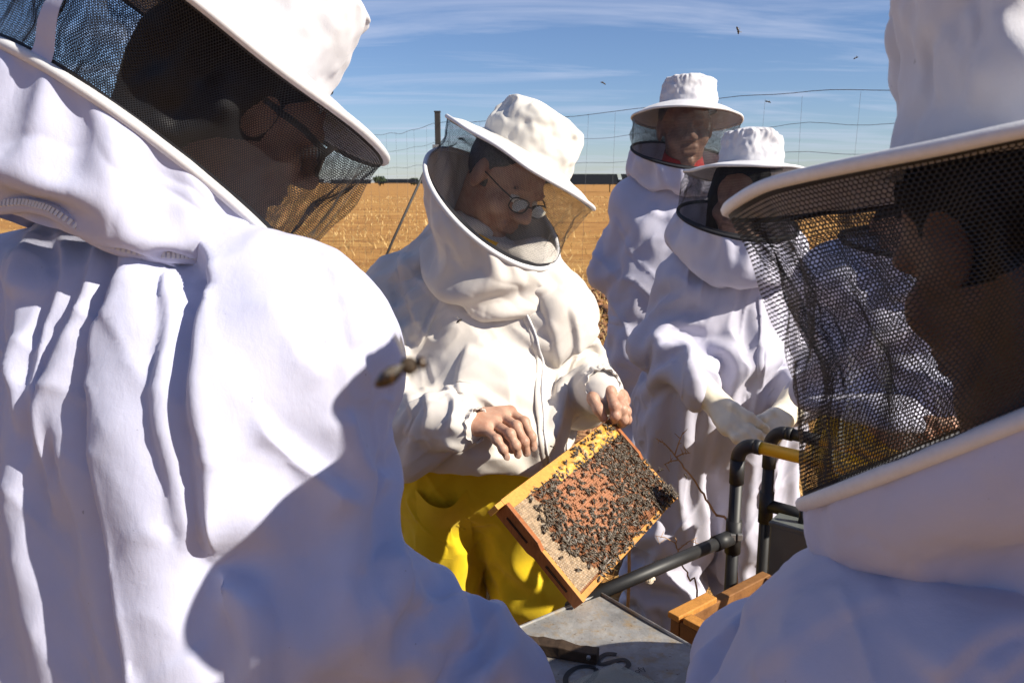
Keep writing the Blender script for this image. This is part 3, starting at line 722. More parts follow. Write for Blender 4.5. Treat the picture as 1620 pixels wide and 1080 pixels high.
# ------------------------------------------------------------------ comb frame
def comb_frame():
    Lc = P(786, 796, 1.393); Bc = P(916, 957, 1.35); Tc = P(958, 668, 1.739)
    LX, LZ = .429, .220
    ez = nrm(Bc - Lc); ex = Tc - Lc; ex = nrm(ex - ez * (ex @ ez)); en = np.cross(ex, ez); en = -en if en @ (CC - Lc) < 0 else en
    Mx = np.stack([ex, en, ez], 1)
    W = lambda x, y, z: Lc + Mx @ A(x, y, z)
    root = empty('comb_frame', Bc); tag(root, 'wooden hive frame of brood comb tilted on its corner, crowded with bees', 'hive frame')
    def bar(name, secs, mat, axis):
        """secs: (t, y half, lo, hi) along x or z, a bar with changing width"""
        V = []
        for t, yh, lo, hi in secs:
            for y, q in ((-yh, lo), (yh, lo), (yh, hi), (-yh, hi)):
                V.append(W(t, y, q) if axis == 'x' else W(q, y, t))
        n = len(secs); F = [(i * 4 + k, i * 4 + (k + 1) % 4, i * 4 + 4 + (k + 1) % 4, i * 4 + 4 + k) for i in range(n - 1) for k in range(4)] + [(3, 2, 1, 0), (n * 4 - 4, n * 4 - 3, n * 4 - 2, n * 4 - 1)]
        if axis == 'z': F = [f[::-1] for f in F]
        return MB().add(V, F).build(name, mat, root, False, .0012)
    bar('top_bar', [(-.020, .012, .001, .011), (-.001, .012, .001, .011), (.0, .0135, 0, .012), (.013, .0135, 0, .024), (LX - .013, .0135, 0, .024), (LX, .0135, 0, .012), (LX + .001, .012, .001, .011), (LX + .020, .012, .001, .011)], M['wood_top'], 'x')
    for x0, x1 in ((-.002, .008), (LX - .008, LX + .002)):
        sb = bar('side_bar', [(.012, .0172, x0, x1), (.098, .0172, x0, x1), (.112, .0125, x0, x1), (LZ, .0125, x0, x1)], M['wood_red'], 'z')
        for z0, z1 in ((.03, .085), (.135, .19)):
            xo = x0 - .0012 if x0 < .1 else x1 + .0012
            MB().box(W(xo, .0, (z0 + z1) / 2), A(.0009, .0016, (z1 - z0) / 2), Mx).build('groove', M['hole'], sb, False)
        # front edge, planed and honey coloured
        bar('side_edge', [(.012, .0008, x0 + .0002, x1 - .0002), (.098, .0008, x0 + .0002, x1 - .0002)], M['wood_red'], 'z').location = en * .0172
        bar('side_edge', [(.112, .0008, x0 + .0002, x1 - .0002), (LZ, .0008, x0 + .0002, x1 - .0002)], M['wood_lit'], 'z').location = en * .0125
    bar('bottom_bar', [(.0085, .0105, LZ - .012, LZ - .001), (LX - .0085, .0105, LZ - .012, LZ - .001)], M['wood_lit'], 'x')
    # comb: slab and cells on the face toward the camera
    yf = .0095
    MB().box(W(LX / 2, -.002, (.022 + LZ - .012) / 2), A(LX / 2 - .0085, .0095, (LZ - .034) / 2), Mx).build('comb', M['comb'], root, False)
    a = .0031; wd = a * math.sqrt(3); V, F, FM = [], [], []; hx = [(math.cos(math.pi / 6 + k * math.pi / 3), math.sin(math.pi / 6 + k * math.pi / 3)) for k in range(6)]
    for r in range(int((LZ - .036) / (1.5 * a))):
        for c in range(int((LX - .02) / wd)):
            x = .0105 + wd * (c + .5 * (r % 2)) + wd / 2; z = .0255 + 1.5 * a * r
            if x > LX - .0115: continue
            u, v = x / LX, z / LZ; nz = noise3(A(x * 60, z * 60, 1.0), 2); n2 = noise3(A(x * 240, z * 240, 3.0), 6)
            br = math.hypot((u - .50) / .31, (v - .45) / .36) + nz * .16
            if u < .155 + .045 * math.sin(v * 7 + 1) + nz * .05 and v < .93: t = 1
            elif br < 1: t = 0 if n2 > -.22 - .25 * (1 - br) else 3
            else: t = 2
            if t == 2 and random.random() < .55: t = 3
            y0 = yf + .0016 * noise3(A(x * 25, z * 25, 5.0), 3); o = len(V)
            V += [(x + a * .99 * p, y0, z + a * .99 * q) for p, q in hx]; s = .82
            y1 = y0 + {0: .0007, 1: .0003, 2: -.0003, 3: -.0002}[t]
            V += [(x + a * s * p, y1, z + a * s * q) for p, q in hx]
            F += [(o + k, o + (k + 1) % 6, o + 6 + (k + 1) % 6, o + 6 + k) for k in range(6)]; FM += [{0: 0, 1: 1, 2: 2, 3: 2 if br > 1 else 0}[t]] * 6
            if t == 3:
                V += [(x + a * s * .9 * p, y0 - .005, z + a * s * .9 * q) for p, q in hx]
                F += [(o + 6 + k, o + 6 + (k + 1) % 6, o + 12 + (k + 1) % 6, o + 12 + k) for k in range(6)] + [tuple(o + 12 + k for k in range(6))]; FM += [3] * 7
            else:
                V.append((x + n2 * .0003, y1 + {0: .0009, 1: .0005 + .0006 * n2, 2: -.0012}[t], z)); F += [(o + 6 + k, o + 6 + (k + 1) % 6, o + 12) for k in range(6)]; FM += [t] * 6
    me = bpy.data.meshes.new('comb_cells'); me.from_pydata([tuple(W(*p)) for p in V], [], F); me.polygons.foreach_set('material_index', np.array(FM, np.int32))
    cc = obj('comb_cells', me, [M['brood'], M['honey'], M['comb'], M['hole']], root); cc['kind'] = 'stuff'
    # burr wax along the top bar near the hand
    nu, nv = 90, 9; V = []
    for i in range(nu):
        for j in range(nv):
            x = LX * (.38 + .60 * i / (nu - 1)); z = .006 + .034 * j / (nv - 1); e = math.sin(j / (nv - 1) * math.pi) * min(1, i / 8, (nu - 1 - i) / 4)
            q = fbm(A(x * 70, z * 90, 1.0), 12, 3); V.append(W(x + .002 * q, .0128 + e * max(-.001, .0045 + .0075 * q), z))
    onp('burr_comb', np.array(V), grid_faces(nu, nv), M['wax'], root)
    return (Lc, ex, ez, en, LX, LZ, yf + .0005)

# ------------------------------------------------------------------ hive, lid and what lies on it
LID_Z = P(916, 960, 1.35)[2] - .004
def hive():
    F0 = PZ(950, 936, LID_Z); d1 = PZ(1112, 1030, LID_Z) - F0; d1 = nrm(A(d1[0], d1[1], 0)); d2 = PZ(772, 972, LID_Z) - F0; d2 = nrm(A(d2[0], d2[1], 0))
    perp = nrm(d2 - d1 * (d2 @ d1)); d2 = perp
    sx, sy = .54, .46; C = F0 + d1 * sx / 2 + d2 * sy / 2; Mx = np.stack([d1, d2, A(0, 0, 1)], 1)
    box = empty('beehive', C * A(1, 1, 0)); tag(box, 'wooden hive in the foreground under a stained galvanised metal lid with black lettering', 'hive')
    n = 40; g = np.linspace(-1, 1, n); X, Y = np.meshgrid(g, g, indexing='ij')
    Zt = -.003 * (X ** 2 + Y ** 2) + .0016 * fbm(np.stack([X * 2, Y * 2, X * 0], -1), 3, 3)
    V = C + (np.stack([X * sx / 2, Y * sy / 2, Zt], -1).reshape(-1, 3)) @ Mx.T
    lid = onp('metal_lid', V, grid_faces(n, n), M['galv'], box)
    for sg, ax, ln in ((1, 1, sx), (-1, 1, sx), (1, 0, sy), (-1, 0, sy)):
        c = A(0, sg * (sy / 2), -.03) if ax else A(sg * (sx / 2), 0, -.03); hf = A(ln / 2, .001, .03) if ax else A(.001, ln / 2, .03)
        rim = MB().box(C + Mx @ c, hf, Mx).build('lid_rim', M['galv'], lid, False)
        e0 = C + Mx @ (c + A(0, 0, .0275) + (A(-ln / 2, 0, 0) if ax else A(0, -ln / 2, 0))); e1 = C + Mx @ (c + A(0, 0, .0275) + (A(ln / 2, 0, 0) if ax else A(0, ln / 2, 0)))
        MB().tube([e0, e1], .0028, 8).build('rolled_edge', M['galv'], lid)
    for sg, ax, ln in ((1, 1, sx), (-1, 1, sx), (1, 0, sy), (-1, 0, sy)):
        for q in range(3):
            c = A(0, sg * (sy / 2 - .025), -.13 - q * .2) if ax else A(sg * (sx / 2 - .025), 0, -.13 - q * .2); hf = A(ln / 2 - .02, .011, .098) if ax else A(.011, ln / 2 - .04, .098)
            MB().box(C + Mx @ c, hf, Mx).build('plank', M['wood_box'], box, False, .002)
    MB().box(C + Mx @ A(0, 0, -.012 - .02), A(sx / 2 - .03, sy / 2 - .03, .008), Mx).build('inner_cover', M['wood_box'], box, False)
    # lettering on the lid
    def lz(x, y): q = P(880 + x / 10.125, 990 + y / 10.125, 1.0); r = q - CC; return CC + r * ((LID_Z + .0012 - CAM_H) / r[2])
    def stroke(pts, w0, n=40, name='letter'):
        c = np.array([lz(*p) for p in pts]); c = spline(c, n); t = np.gradient(c, axis=0); b = np.cross(t, A(0, 0, 1)); b /= np.linalg.norm(b, axis=1)[:, None]
        V = np.stack([c - b * w0 / 2, c + b * w0 / 2], 1).reshape(-1, 3); return onp(name, V, grid_faces(n, 2), M['ink'], lid)
    stroke([(968, 448), (900, 436), (800, 440), (715, 490), (668, 545), (690, 592), (760, 600), (880, 565), (1010, 535), (1090, 530), (1150, 575), (1155, 630), (1075, 690)], .0078)
    stroke([(630, 668), (540, 645), (420, 640), (300, 670), (200, 740), (150, 830), (170, 930), (280, 960), (430, 930), (560, 850), (640, 740), (630, 668)], .0080)
    tx = bpy.data.curves.new('small_text', 'FONT'); tx.body = 'stofy'; tx.size = .021; to = bpy.data.objects.new('small_text', tx); COL.objects.link(to)
    a0, a1 = lz(1205, 800), lz(1445, 690); xa = nrm(a1 - a0); ya = np.cross(A(0, 0, 1), xa)
    me = bpy.data.meshes.new_from_object(to); bpy.data.objects.remove(to); V = np.array([v.co for v in me.vertices]); wd = V[:, 0].max(); s = np.linalg.norm(a1 - a0) / wd
    for v in me.vertices: p = a0 + xa * v.co[0] * s + ya * v.co[1] * s + A(0, 0, 1) * .0002; v.co = p
    obj('letter', me, M['ink'], lid)
    # dark strip of wood lying on the lid
    a0, a1 = PZ(783, 1008, LID_Z + .009), PZ(946, 1038, LID_Z + .009); st = 22; V = []
    dr = nrm(a1 - a0); sd = np.cross(A(0, 0, 1), dr); o = empty('wooden_strip', (a0 + a1) / 2 - A(0, 0, .009)); tag(o, 'dark weathered wooden strip lying on the metal lid', 'wooden strip')
    for i in range(st):
        t = i / (st - 1); c = a0 + (a1 - a0) * (t * 1.25 - .25)
        for y, z in ((-.011, -.0085), (.011, -.0085), (.011, .010), (-.011, .010)):
            q = fbm(A(t * 14, y * 300, z * 300), 5, 2); V.append(c + sd * y * (1 + .16 * q) + A(0, 0, z if z < 0 else z * (1 + .25 * q)))
    F = [(i * 4 + k, i * 4 + (k + 1) % 4, i * 4 + 4 + (k + 1) % 4, i * 4 + 4 + k) for i in range(st - 1) for k in range(4)] + [(3, 2, 1, 0), (st * 4 - 4, st * 4 - 3, st * 4 - 2, st * 4 - 1)]
    MB().add(V, F).build('strip', M['wood_dark'], o, False, .0015)
    MB().tube([a1 - dr * .012 + sd * .0105 - A(0, 0, -.003), a1 - dr * .012 - sd * .0135 - A(0, 0, -.003)], .0035, 8).build('nail_head', M['steel_dull'], o)
    # clear plastic sheet
    q0, q1 = PZ(888, 1088, LID_Z + .003), PZ(974, 1050, LID_Z + .003); q2 = PZ(1060, 1092, LID_Z + .003); q3 = q0 + q2 - q1
    sh = MB().add([q0, q1, q2, q3] + [q + A(0, 0, .003) for q in (q0, q1, q2, q3)], [(3, 2, 1, 0), (4, 5, 6, 7), (0, 1, 5, 4), (1, 2, 6, 5), (2, 3, 7, 6), (3, 0, 4, 7)]).build('plastic_sheet', M['sheet'], None, False)
    tag(sh, 'clear ridged plastic sheet at the bottom edge covering the big letter', 'plastic sheet')
    # open hive to the right with frames
    zt = LID_Z - .06; K0 = PZ(1060, 975, zt); K1 = PZ(1196, 906, zt); K2 = PZ(1122, 1014, zt); e1 = nrm(K1 - K0); e2 = K2 - K0; e2 = nrm(e2 - e1 * (e2 @ e1)); bx, by = np.linalg.norm(K1 - K0) + .02, .44
    C2 = K0 + e1 * bx / 2 + e2 * by / 2; M2 = np.stack([e1, e2, A(0, 0, 1)], 1)
    oh = empty('open_hive', C2 * A(1, 1, 0)); tag(oh, 'open wooden hive box beside the metal lid, frames inside', 'hive')
    for sg, ax, ln in ((1, 1, bx), (-1, 1, bx), (1, 0, by), (-1, 0, by)):
        for q in range(3):
            c = A(0, sg * (by / 2 - .011), -.1 - q * .2) if ax else A(sg * (bx / 2 - .011), 0, -.1 - q * .2); hf = A(ln / 2, .010, .099) if ax else A(.010, ln / 2 - .022, .099)
            MB().box(C2 + M2 @ c, hf, M2).build('plank', M['wood_box'], oh, False, .002)
    MB().box(C2 + M2 @ A(-bx / 2 + .05, -by / 2 + .011, .006), A(.055, .013, .006), M2).build('sunlit_rail', M['wood_lit'], oh, False, .002)  # short lighter rail, sun on the hive corner put into its colour
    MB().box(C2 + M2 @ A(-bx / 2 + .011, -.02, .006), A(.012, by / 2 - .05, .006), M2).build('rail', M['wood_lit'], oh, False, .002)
    MB().box(C2 + M2 @ A(0, 0, -.55), A(bx / 2 - .025, by / 2 - .025, .01), M2).build('hive_floor', M['wood_box'], oh, False)
    for k in range(5):
        fr = empty('comb_frame', C2); fr.location = C2 + M2 @ A(bx / 2 - .045 - k * .037, 0, -.045); PINV[fr.name] = Matrix.Translation(-fr.location)
        tag(fr, 'frame hanging in the open hive box, %s' % ('nearest the black posts', 'second from the black posts', 'third from the black posts', 'fourth from the black posts', 'innermost of the five')[k], 'hive frame', 'frames in the open hive')
        b = np.array(fr.location)
        MB().box(b, A(.0125, by / 2 - .028, .010), M2).build('top_bar', M['wood_box'], fr, False, .0015)
        for s in (-1, 1): MB().box(b + M2 @ A(0, s * (by / 2 - .04), -.115), A(.012, .005, .104), M2).build('side_bar', M['wood_box'], fr, False, .001)
        MB().box(b + M2 @ A(0, 0, -.115), A(.010, by / 2 - .048, .10), M2).build('comb', M['comb'], fr, False)
        MB().box(b + M2 @ A(0, 0, -.222), A(.009, by / 2 - .036, .005), M2).build('bottom_bar', M['wood_box'], fr, False)

# ------------------------------------------------------------------ pipe rack with yellow rails, device, weeds
def rack():
    r = .0125
    b1 = P(1160, 848, 1.62); zt = P(1165, 690, 1.62)[2]; b2 = P(1212, 800, 1.74); zt2 = P(1212, 672, 1.74)[2]; zr = b1[2]
    e1 = PZ(1392, 752, zt); d = nrm((e1 - A(b1[0], b1[1], zt)) * A(1, 1, 0))
    root = empty('pipe_rack', A(b1[0], b1[1], 0)); tag(root, 'black pipe stand with elbow joints and yellow rails beside the hives', 'pipe stand')
    def upright(b, z): 
        MB().tube([A(b[0], b[1], 0), A(b[0], b[1], z - .035)], r, 16).build('upright', M['pipe'], root)
        MB().tube([A(b[0], b[1], z - .085), A(b[0], b[1], z - .035)], r * 1.16, 16).build('socket', M['pipe'], root)
        a = np.linspace(0, math.pi / 2, 10); arc = [A(b[0], b[1], z - .035) + A(0, 0, 1) * .035 * math.sin(t) + d * .035 * (1 - math.cos(t)) for t in a]
        MB().tube(arc, r * 1.13, 16).build('elbow', M['pipe'], root)
        s = A(b[0], b[1], z) + d * .035
        MB().tube([s, s + d * .012], r * 1.16, 16).build('socket', M['pipe'], root); return s + d * .012
    s1 = upright(b1, zt); s2 = upright(b2, zt2)
    MB().tube([s1, s1 + d * .62], r, 16).build('yellow_rail', M['pipe_y'], root)
    MB().tube([s2, s2 + d * .06], r, 16).build('short_pipe', M['pipe'], root); MB().tube([s2 + d * .06, s2 + d * .6], r, 16).build('yellow_rail', M['pipe_y'], root)
    for s in (s1 + d * .62, s2 + d * .6): MB().tube([s + A(0, 0, .02), A(s[0], s[1], 0)], r, 12).build('upright', M['pipe'], root)
    end = PZ(905, 955, zr - .012); MB().tube([b1, end], r * 1.02, 16).build('lower_rail', M['pipe'], root)
    MB().tube([b1 + A(0, 0, -.035), b1 + A(0, 0, .035)], r * 1.28, 16).build('tee_joint', M['pipe'], root); q = nrm(end - b1); MB().tube([b1 + q * .01, b1 + q * .055], r * 1.25, 16).build('tee_joint', M['pipe'], root)
    for sx in (-.006, .008): MB().box(b1 + A(sx, -r * 1.32, .006), A(.005, .004, .007)).build('clamp_bolt', M['steel_dull'], root, False, .001)
    MB().tube([A(end[0], end[1], end[2] + .0), A(end[0], end[1], 0)], r, 12).build('upright', M['pipe'], root)
    c = A(b2[0], b2[1], P(1215, 798, 1.74)[2]); MB().tube([c, c + d * .075, c + d * .085 + A(0, 0, -.01), c + d * .085 - A(0, 0, .05)], r * 1.1, 14).build('bracket_arm', M['pipe'], root)
    MB().tube([c - A(0, 0, .04), c + A(0, 0, .03)], r * 1.25, 14).build('tee_joint', M['pipe'], root)
    dv = empty('sensor_box', P(1258, 905, 1.66)); tag(dv, 'grey weatherproof device box hanging on the black pipe stand', 'device box'); pc = P(1256, 872, 1.66)
    t = R(-38); Mz = np.array([[math.cos(t), -math.sin(t), 0], [math.sin(t), math.cos(t), 0], [0, 0, 1]])
    MB().box(pc, A(.045, .028, .058), Mz).build('housing', M['grey_box'], dv, False, .005)
    MB().box(pc + Mz @ A(.0455, 0, -.003), A(.0015, .020, .042), Mz).build('dark_window', M['black_plastic'], dv, False, .001)
    MB().box(pc + Mz @ A(0, 0, .060), A(.047, .030, .004), Mz).build('cover', M['grey_box'], dv, False, .002)
    MB().tube([pc + A(.012, 0, .06), pc + A(.012, 0, .098)], [.008, .006], 10).build('antenna', M['black_plastic'], dv)
    hb = P(1405, 900, 1.95); hv = empty('far_hive', A(hb[0], hb[1], 0)); tag(hv, 'cream painted hive body behind the device box', 'hive')
    for k, z in enumerate((.10, .34, .58)): MB().box(A(hb[0] + .05, hb[1] + .05, z), A(.15, .15, .117), Mz).build('hive_section', M['cream_paint'], hv, False, .004)
    MB().box(A(hb[0] + .05, hb[1] + .05, .72), A(.165, .165, .02), Mz).build('lid', M['grey_box'], hv, False, .003)
    # dry stems
    def stem(pts, rs, twigs, lab):
        o = empty('dry_stem', A(pts[-1][0], pts[-1][1], 0)); tag(o, lab, 'dry weed'); c = spline(np.array(list(pts) + [A(pts[-1][0], pts[-1][1], 0)]), 26)
        c[1:-1] += RNG.normal(0, .0018, (24, 3)); MB().tube(c, np.linspace(rs * .6, rs * 1.2, 26), 6).build('stalk', M['stem'], o)
        for i, v, L in twigs:
            p = c[i]; MB().tube([p, p + v * L * .5 + A(0, 0, .004), p + v * L], [rs * .6, rs * .5, rs * .25], 5).build('twig', M['stem'], o)
            for k in range(3): MB().tube([p + v * L * (.5 + .2 * k), p + v * L * (.5 + .2 * k) + nrm(RNG.normal(size=3)) * .02], [rs * .4, rs * .2], 4).build('twig', M['stem'], o)
    stem([P(1060, 712, 1.9), P(1078, 732, 1.91), P(1104, 768, 1.92), P(1128, 806, 1.94), P(1165, 870, 1.98)], .0032, [(1, D(-.6, .5, .1), .05), (2, D(.3, .9, .1), .06), (3, D(.9, .3, .2), .035), (4, D(-.8, -.2, .2), .04)], 'forked dry brown weed stem leaning in front of the gloved person')
    stem([P(1068, 850, 1.75), P(1072, 872, 1.76), P(1090, 915, 1.78), P(1102, 950, 1.80)], .0022, [(3, D(-.8, .3, .1), .05), (6, D(.7, .5, .1), .05)], 'thin dry stem behind the lower black pipe')
    stem([P(974, 722, 2.0), P(1026, 712, 2.0) * .3 + P(970, 760, 2.0) * .7, P(985, 790, 2.0), P(995, 850, 2.02)], .004, [(0, D(.3, .9, .1), .06), (1, D(-.2, .95, .1), .06), (2, D(.1, 1, 0), .05)], 'upright dark seed head of dry grass right of the comb frame')
    # snail on the pipe
    p = P(1028, 917, 1.485); o = empty('snail_shell', p); tag(o, 'small pale snail shell stuck to the lower black pipe', 'snail')
    t = np.linspace(0, 1, 40); MB().tube([p + D(1, 0, 0) * (.0065 * (1 - q) * math.cos(q * 15)) + D(0, 1, 0) * (.0065 * (1 - q) * math.sin(q * 15)) + D(0, 0, 1) * .006 * q for q in t], .0046 * (1 - t * .75), 8).build('shell', M['shell'], o)
# ------------------------------------------------------------------ people: shared builders
Zx = A(0, 0, 1)
FOLDS_L = [([(209, 304), (217, 360), (219, 420), (211, 500), (191, 540), (187, 620), (189, 730), (200, 850), (215, 1000), (220, 1085)], 0.0216, 75, 20, 1),
           ([(290, 350), (315, 400), (364, 455), (346, 523), (334, 579), (328, 658), (330, 740), (333, 830), (336, 900)], 0.0306, 120, 20, 1),
           ([(18, 380), (26, 431), (30, 487), (28, 523), (34, 620), (36, 700)], 0.0144, 45, 18, 1), ([(66, 340), (52, 403), (36, 480)], 0.0108, 30, 15, 1),
           ([(95, 350), (115, 431), (92, 523), (72, 595), (70, 660), (72, 760)], 0.0162, 50, 18, 1), ([(175, 345), (151, 479), (120, 579), (96, 698), (95, 850)], 0.0180, 60, 18, 1),
           ([(262, 420), (275, 520), (268, 640), (285, 760), (292, 900)], 0.0144, 50, 18, 1),
           ([(395, 640), (485, 731), (570, 811)], 0.0126, 40, 20, -1), ([(334, 905), (395, 931), (424, 990), (430, 1085)], 0.0252, 90, 20, -1), ([(545, 640), (575, 731), (620, 775)], 0.0090, 30, 18, -1),
           ([(628, 860), (640, 925), (680, 962), (745, 945)], 0.0144, 40, 18, -1), ([(500, 400), (540, 470), (560, 560)], 0.0072, 35, 18, 1), ([(440, 470), (470, 560), (520, 600)], 0.0064, 40, 18, -1)]
FOLDS_R = [([(1130, 1020), (1235, 935), (1360, 885)], .007, 45, 18, 1), ([(1190, 1075), (1300, 990), (1430, 935)], .006, 45, 18, 1), ([(1470, 1085), (1540, 1015), (1640, 985)], .012, 50, 18, 1), ([(1400, 900), (1500, 870), (1620, 860)], .007, 40, 18, -1), ([(1560, 1085), (1600, 1040), (1660, 1010)], .008, 40, 16, 1)]
FOLDS_C = [([(700, 425), (707, 467), (693, 490), (670, 527), (650, 565)], .018, 28, 10, 1), ([(640, 400), (643, 443), (660, 500), (650, 545)], .014, 22, 9, 1), ([(612, 440), (622, 500), (640, 560)], .012, 20, 9, -1),
           ([(747, 540), (727, 600), (742, 650)], .009, 26, 10, 1), ([(807, 560), (806, 600), (809, 655)], .008, 26, 9, -1), ([(700, 613), (718, 640), (708, 690)], .012, 16, 8, 1), ([(665, 610), (680, 645), (672, 690)], .010, 18, 8, 1), ([(640, 615), (655, 660), (640, 690)], .010, 18, 8, 1),
           ([(905, 440), (925, 495), (948, 545), (918, 588)], .012, 22, 9, -1), ([(985, 570), (950, 585), (915, 612)], .010, 18, 8, 1), ([(900, 480), (912, 540), (905, 600)], .010, 18, 8, 1), ([(690, 700), (760, 722), (840, 722)], .010, 30, 12, -1), ([(790, 440), (830, 462), (880, 455)], .010, 20, 8, 1), ([(860, 470), (880, 540), (884, 640)], .008, 24, 9, 1)]
CR_C = [(A(.25, 0, 1), 11, 2.5, .012, 3, -1), (A(-.6, .2, .8), 16, 5, .0060, 7, 4), (A(.6, 0, .5), 34, 10, .0030, 11, 4)]
CR_L = [(A(.12, 0, 1), 8, 1.6, .008, 5, -1), (A(.45, 0, 1), 15, 3.0, .0050, 9, 5), (A(-.7, 0, .8), 24, 6, .0030, 12, 6)]
CR_R = [(A(-.7, .2, .6), 9, 2, .008, 6, -1), (A(-.5, .2, .8), 22, 5, .0035, 8, 4)]
CR_B = [(A(.3, 0, 1), 11, 3, .018, 4, -1), (A(-.8, 0, .6), 15, 4.5, .012, 13, 4), (A(.8, 0, .6), 22, 8, .008, 14, 4)]
CR_W = [(A(.06, 0, 1), 14, 1.6, .020, 5, -1), (A(.12, 0, 1), 24, 3, .011, 25, 4), (A(.6, 0, .8), 22, 6, .007, 15, 4)]
CR_T = [(A(.1, 0, 1), 12, 2.5, .007, 5, -1), (A(-.6, 0, .8), 20, 5, .0060, 7, 6), (A(.7, 0, .5), 24, 7, .0035, 8, 5)]
CR_H = [(A(.8, .2, -.5), 26, 7, .0035, 6, 4), (A(.3, .5, .6), 30, 12, .0020, 16, 4)]
def frame_of(n, fwd):
    n = nrm(n); u = nrm(fwd - n * (np.asarray(fwd) @ n)); return n, u, np.cross(n, u)
def make_hat(parent, c, n, fwd, Rb=0.2, cr=0.1, ch=0.115, seed=1, gather=0.5, mat=None, droop=0.018, dent=0.006, lean=(0, 0)):
    n, u, w = frame_of(n, fwd); mat = mat or M['white_hat']
    NU = 160; th = np.linspace(0, 2 * math.pi, NU, endpoint=False); ct, st = np.cos(th), np.sin(th)
    rad = ct[:, None] * u + st[:, None] * w
    # crown
    tt = np.linspace(0, 1, 26); V = np.zeros((NU, 26, 3))
    for j, t in enumerate(tt):
        if t < 0.62:
            q = t / 0.62; r = cr * (1.06 - 0.14 * q + 0.03 * math.sin(q * math.pi)); z = ch * 0.86 * q
        else:
            q = (t - 0.62) / 0.38; r = cr * 0.92 * math.cos(q * math.pi / 2) ** 0.75 if q < 1 else 0; z = ch * (0.86 + 0.14 * math.sin(q * math.pi / 2))
        pos = c + rad * r * np.where(np.abs(ct) > -1, 1.0, 1.0)[:, None] + n * z
        nz = fbm(np.stack([ct * 2.2, st * 2.2, np.full(NU, t * 4.0)], 1) + seed * 7.3, seed, 3)
        crs = np.abs(noise3(np.stack([ct * 3 + t * 3, st * 3 - t * 2, np.full(NU, t * 3.5)], 1) + seed, seed + 5))
        amp = dent * min(1, t * 4) * (1 if t < 0.9 else (1 - t) * 10)
        g = gather * 0.0042 * (np.abs(noise3(np.stack([ct * 6.5, st * 6.5, np.full(NU, t * 2.2 + seed)], 1), seed + 2)) * 2 - .7) * math.exp(-((t - 0.66) / 0.16) ** 2)
        pos = pos + rad * (nz * amp * 1.5 - (0.35 - np.minimum(crs, 0.35)) * amp * 1.8 + g)[:, None] * (1 if r > 0.01 else 0)
        pos = pos + n * (noise3(np.stack([ct * r * 28, st * r * 28, np.full(NU, seed * 1.7)], 1), seed + 9) * 0.006 * (t > 0.6) + g * 0.8)[:, None]
        pos = pos + (u * lean[0] + w * lean[1]) * z
        V[:, j] = pos
    V[:, -1] = V[:, -1].mean(0)
    hat = onp('hat', V.reshape(-1, 3), grid_faces(NU, 26, True), mat, parent, sub=1)
    # brim: top and underside with thickness and a gentle wave
    rr = np.concatenate([np.linspace(cr * 1.02, Rb, 12), np.linspace(Rb, cr * 0.99, 12)])
    B = np.zeros((NU, 24, 3))
    wave = fbm(np.stack([ct * 1.3, st * 1.3, np.full(NU, seed * 3.1)], 1), seed + 3, 2) * 0.008
    for j, r in enumerate(rr):
        f = max(0, (r - cr) / (Rb - cr)); z = 0.012 * (1 - f) - droop * f * f + (0.0012 if j < 12 else -0.0012)
        B[:, j] = c + rad * r + n * (z + wave * f + 0.0009 * math.sin(f * 60))[:, None]
    onp('brim', B.reshape(-1, 3), grid_faces(NU, 24, True), mat, hat)
    edge = c + rad * Rb + n * (-droop + wave)[:, None]
    mb = MB().tube(edge, 0.0048, 8, closed=True); mb.build('brim_tape', M['tape'], hat)
    band = c + rad * cr * 1.075 + n * 0.012
    MB().tube(band, 0.0028, 6, closed=True).build('hat_seam', mat, hat)
    return dict(hat=hat, c=c - n * droop, n=n, u=u, w=w, R=Rb, edge=edge)
def veil_surface(h, c2, n2, R2, bulge=0.0, fold=0.006, seed=1, nf=5, ov=(1, 1)):
    n2, u2, w2 = frame_of(n2, h['u']); th0 = np.linspace(0, 2 * math.pi, len(h['edge']) + 1); ed = np.vstack([h['edge'], h['edge'][:1]])
    mid_n = nrm(h['n'] + n2)
    def S(th, v):
        th = np.mod(th, 2 * math.pi)
        p1 = np.stack([np.interp(th, th0, ed[:, a]) for a in range(3)], -1)
        rad = np.cos(th)[..., None] * u2 * ov[0] + np.sin(th)[..., None] * w2 * ov[1]
        p2 = c2 + rad * R2
        b = np.sin(np.clip(v, 0, 1) * math.pi)
        f = fbm(np.stack([np.cos(th) * nf * 0.6, np.sin(th) * nf * 0.6, v * 1.6 + seed], -1), seed, 3) * fold
        return p1 * (1 - v)[..., None] + p2 * v[..., None] + rad * ((bulge + f * 1.6) * b)[..., None]
    ring2 = S(np.linspace(0, 2 * math.pi, 161)[:-1], np.ones(160))
    return S, ring2, (n2, u2, w2)
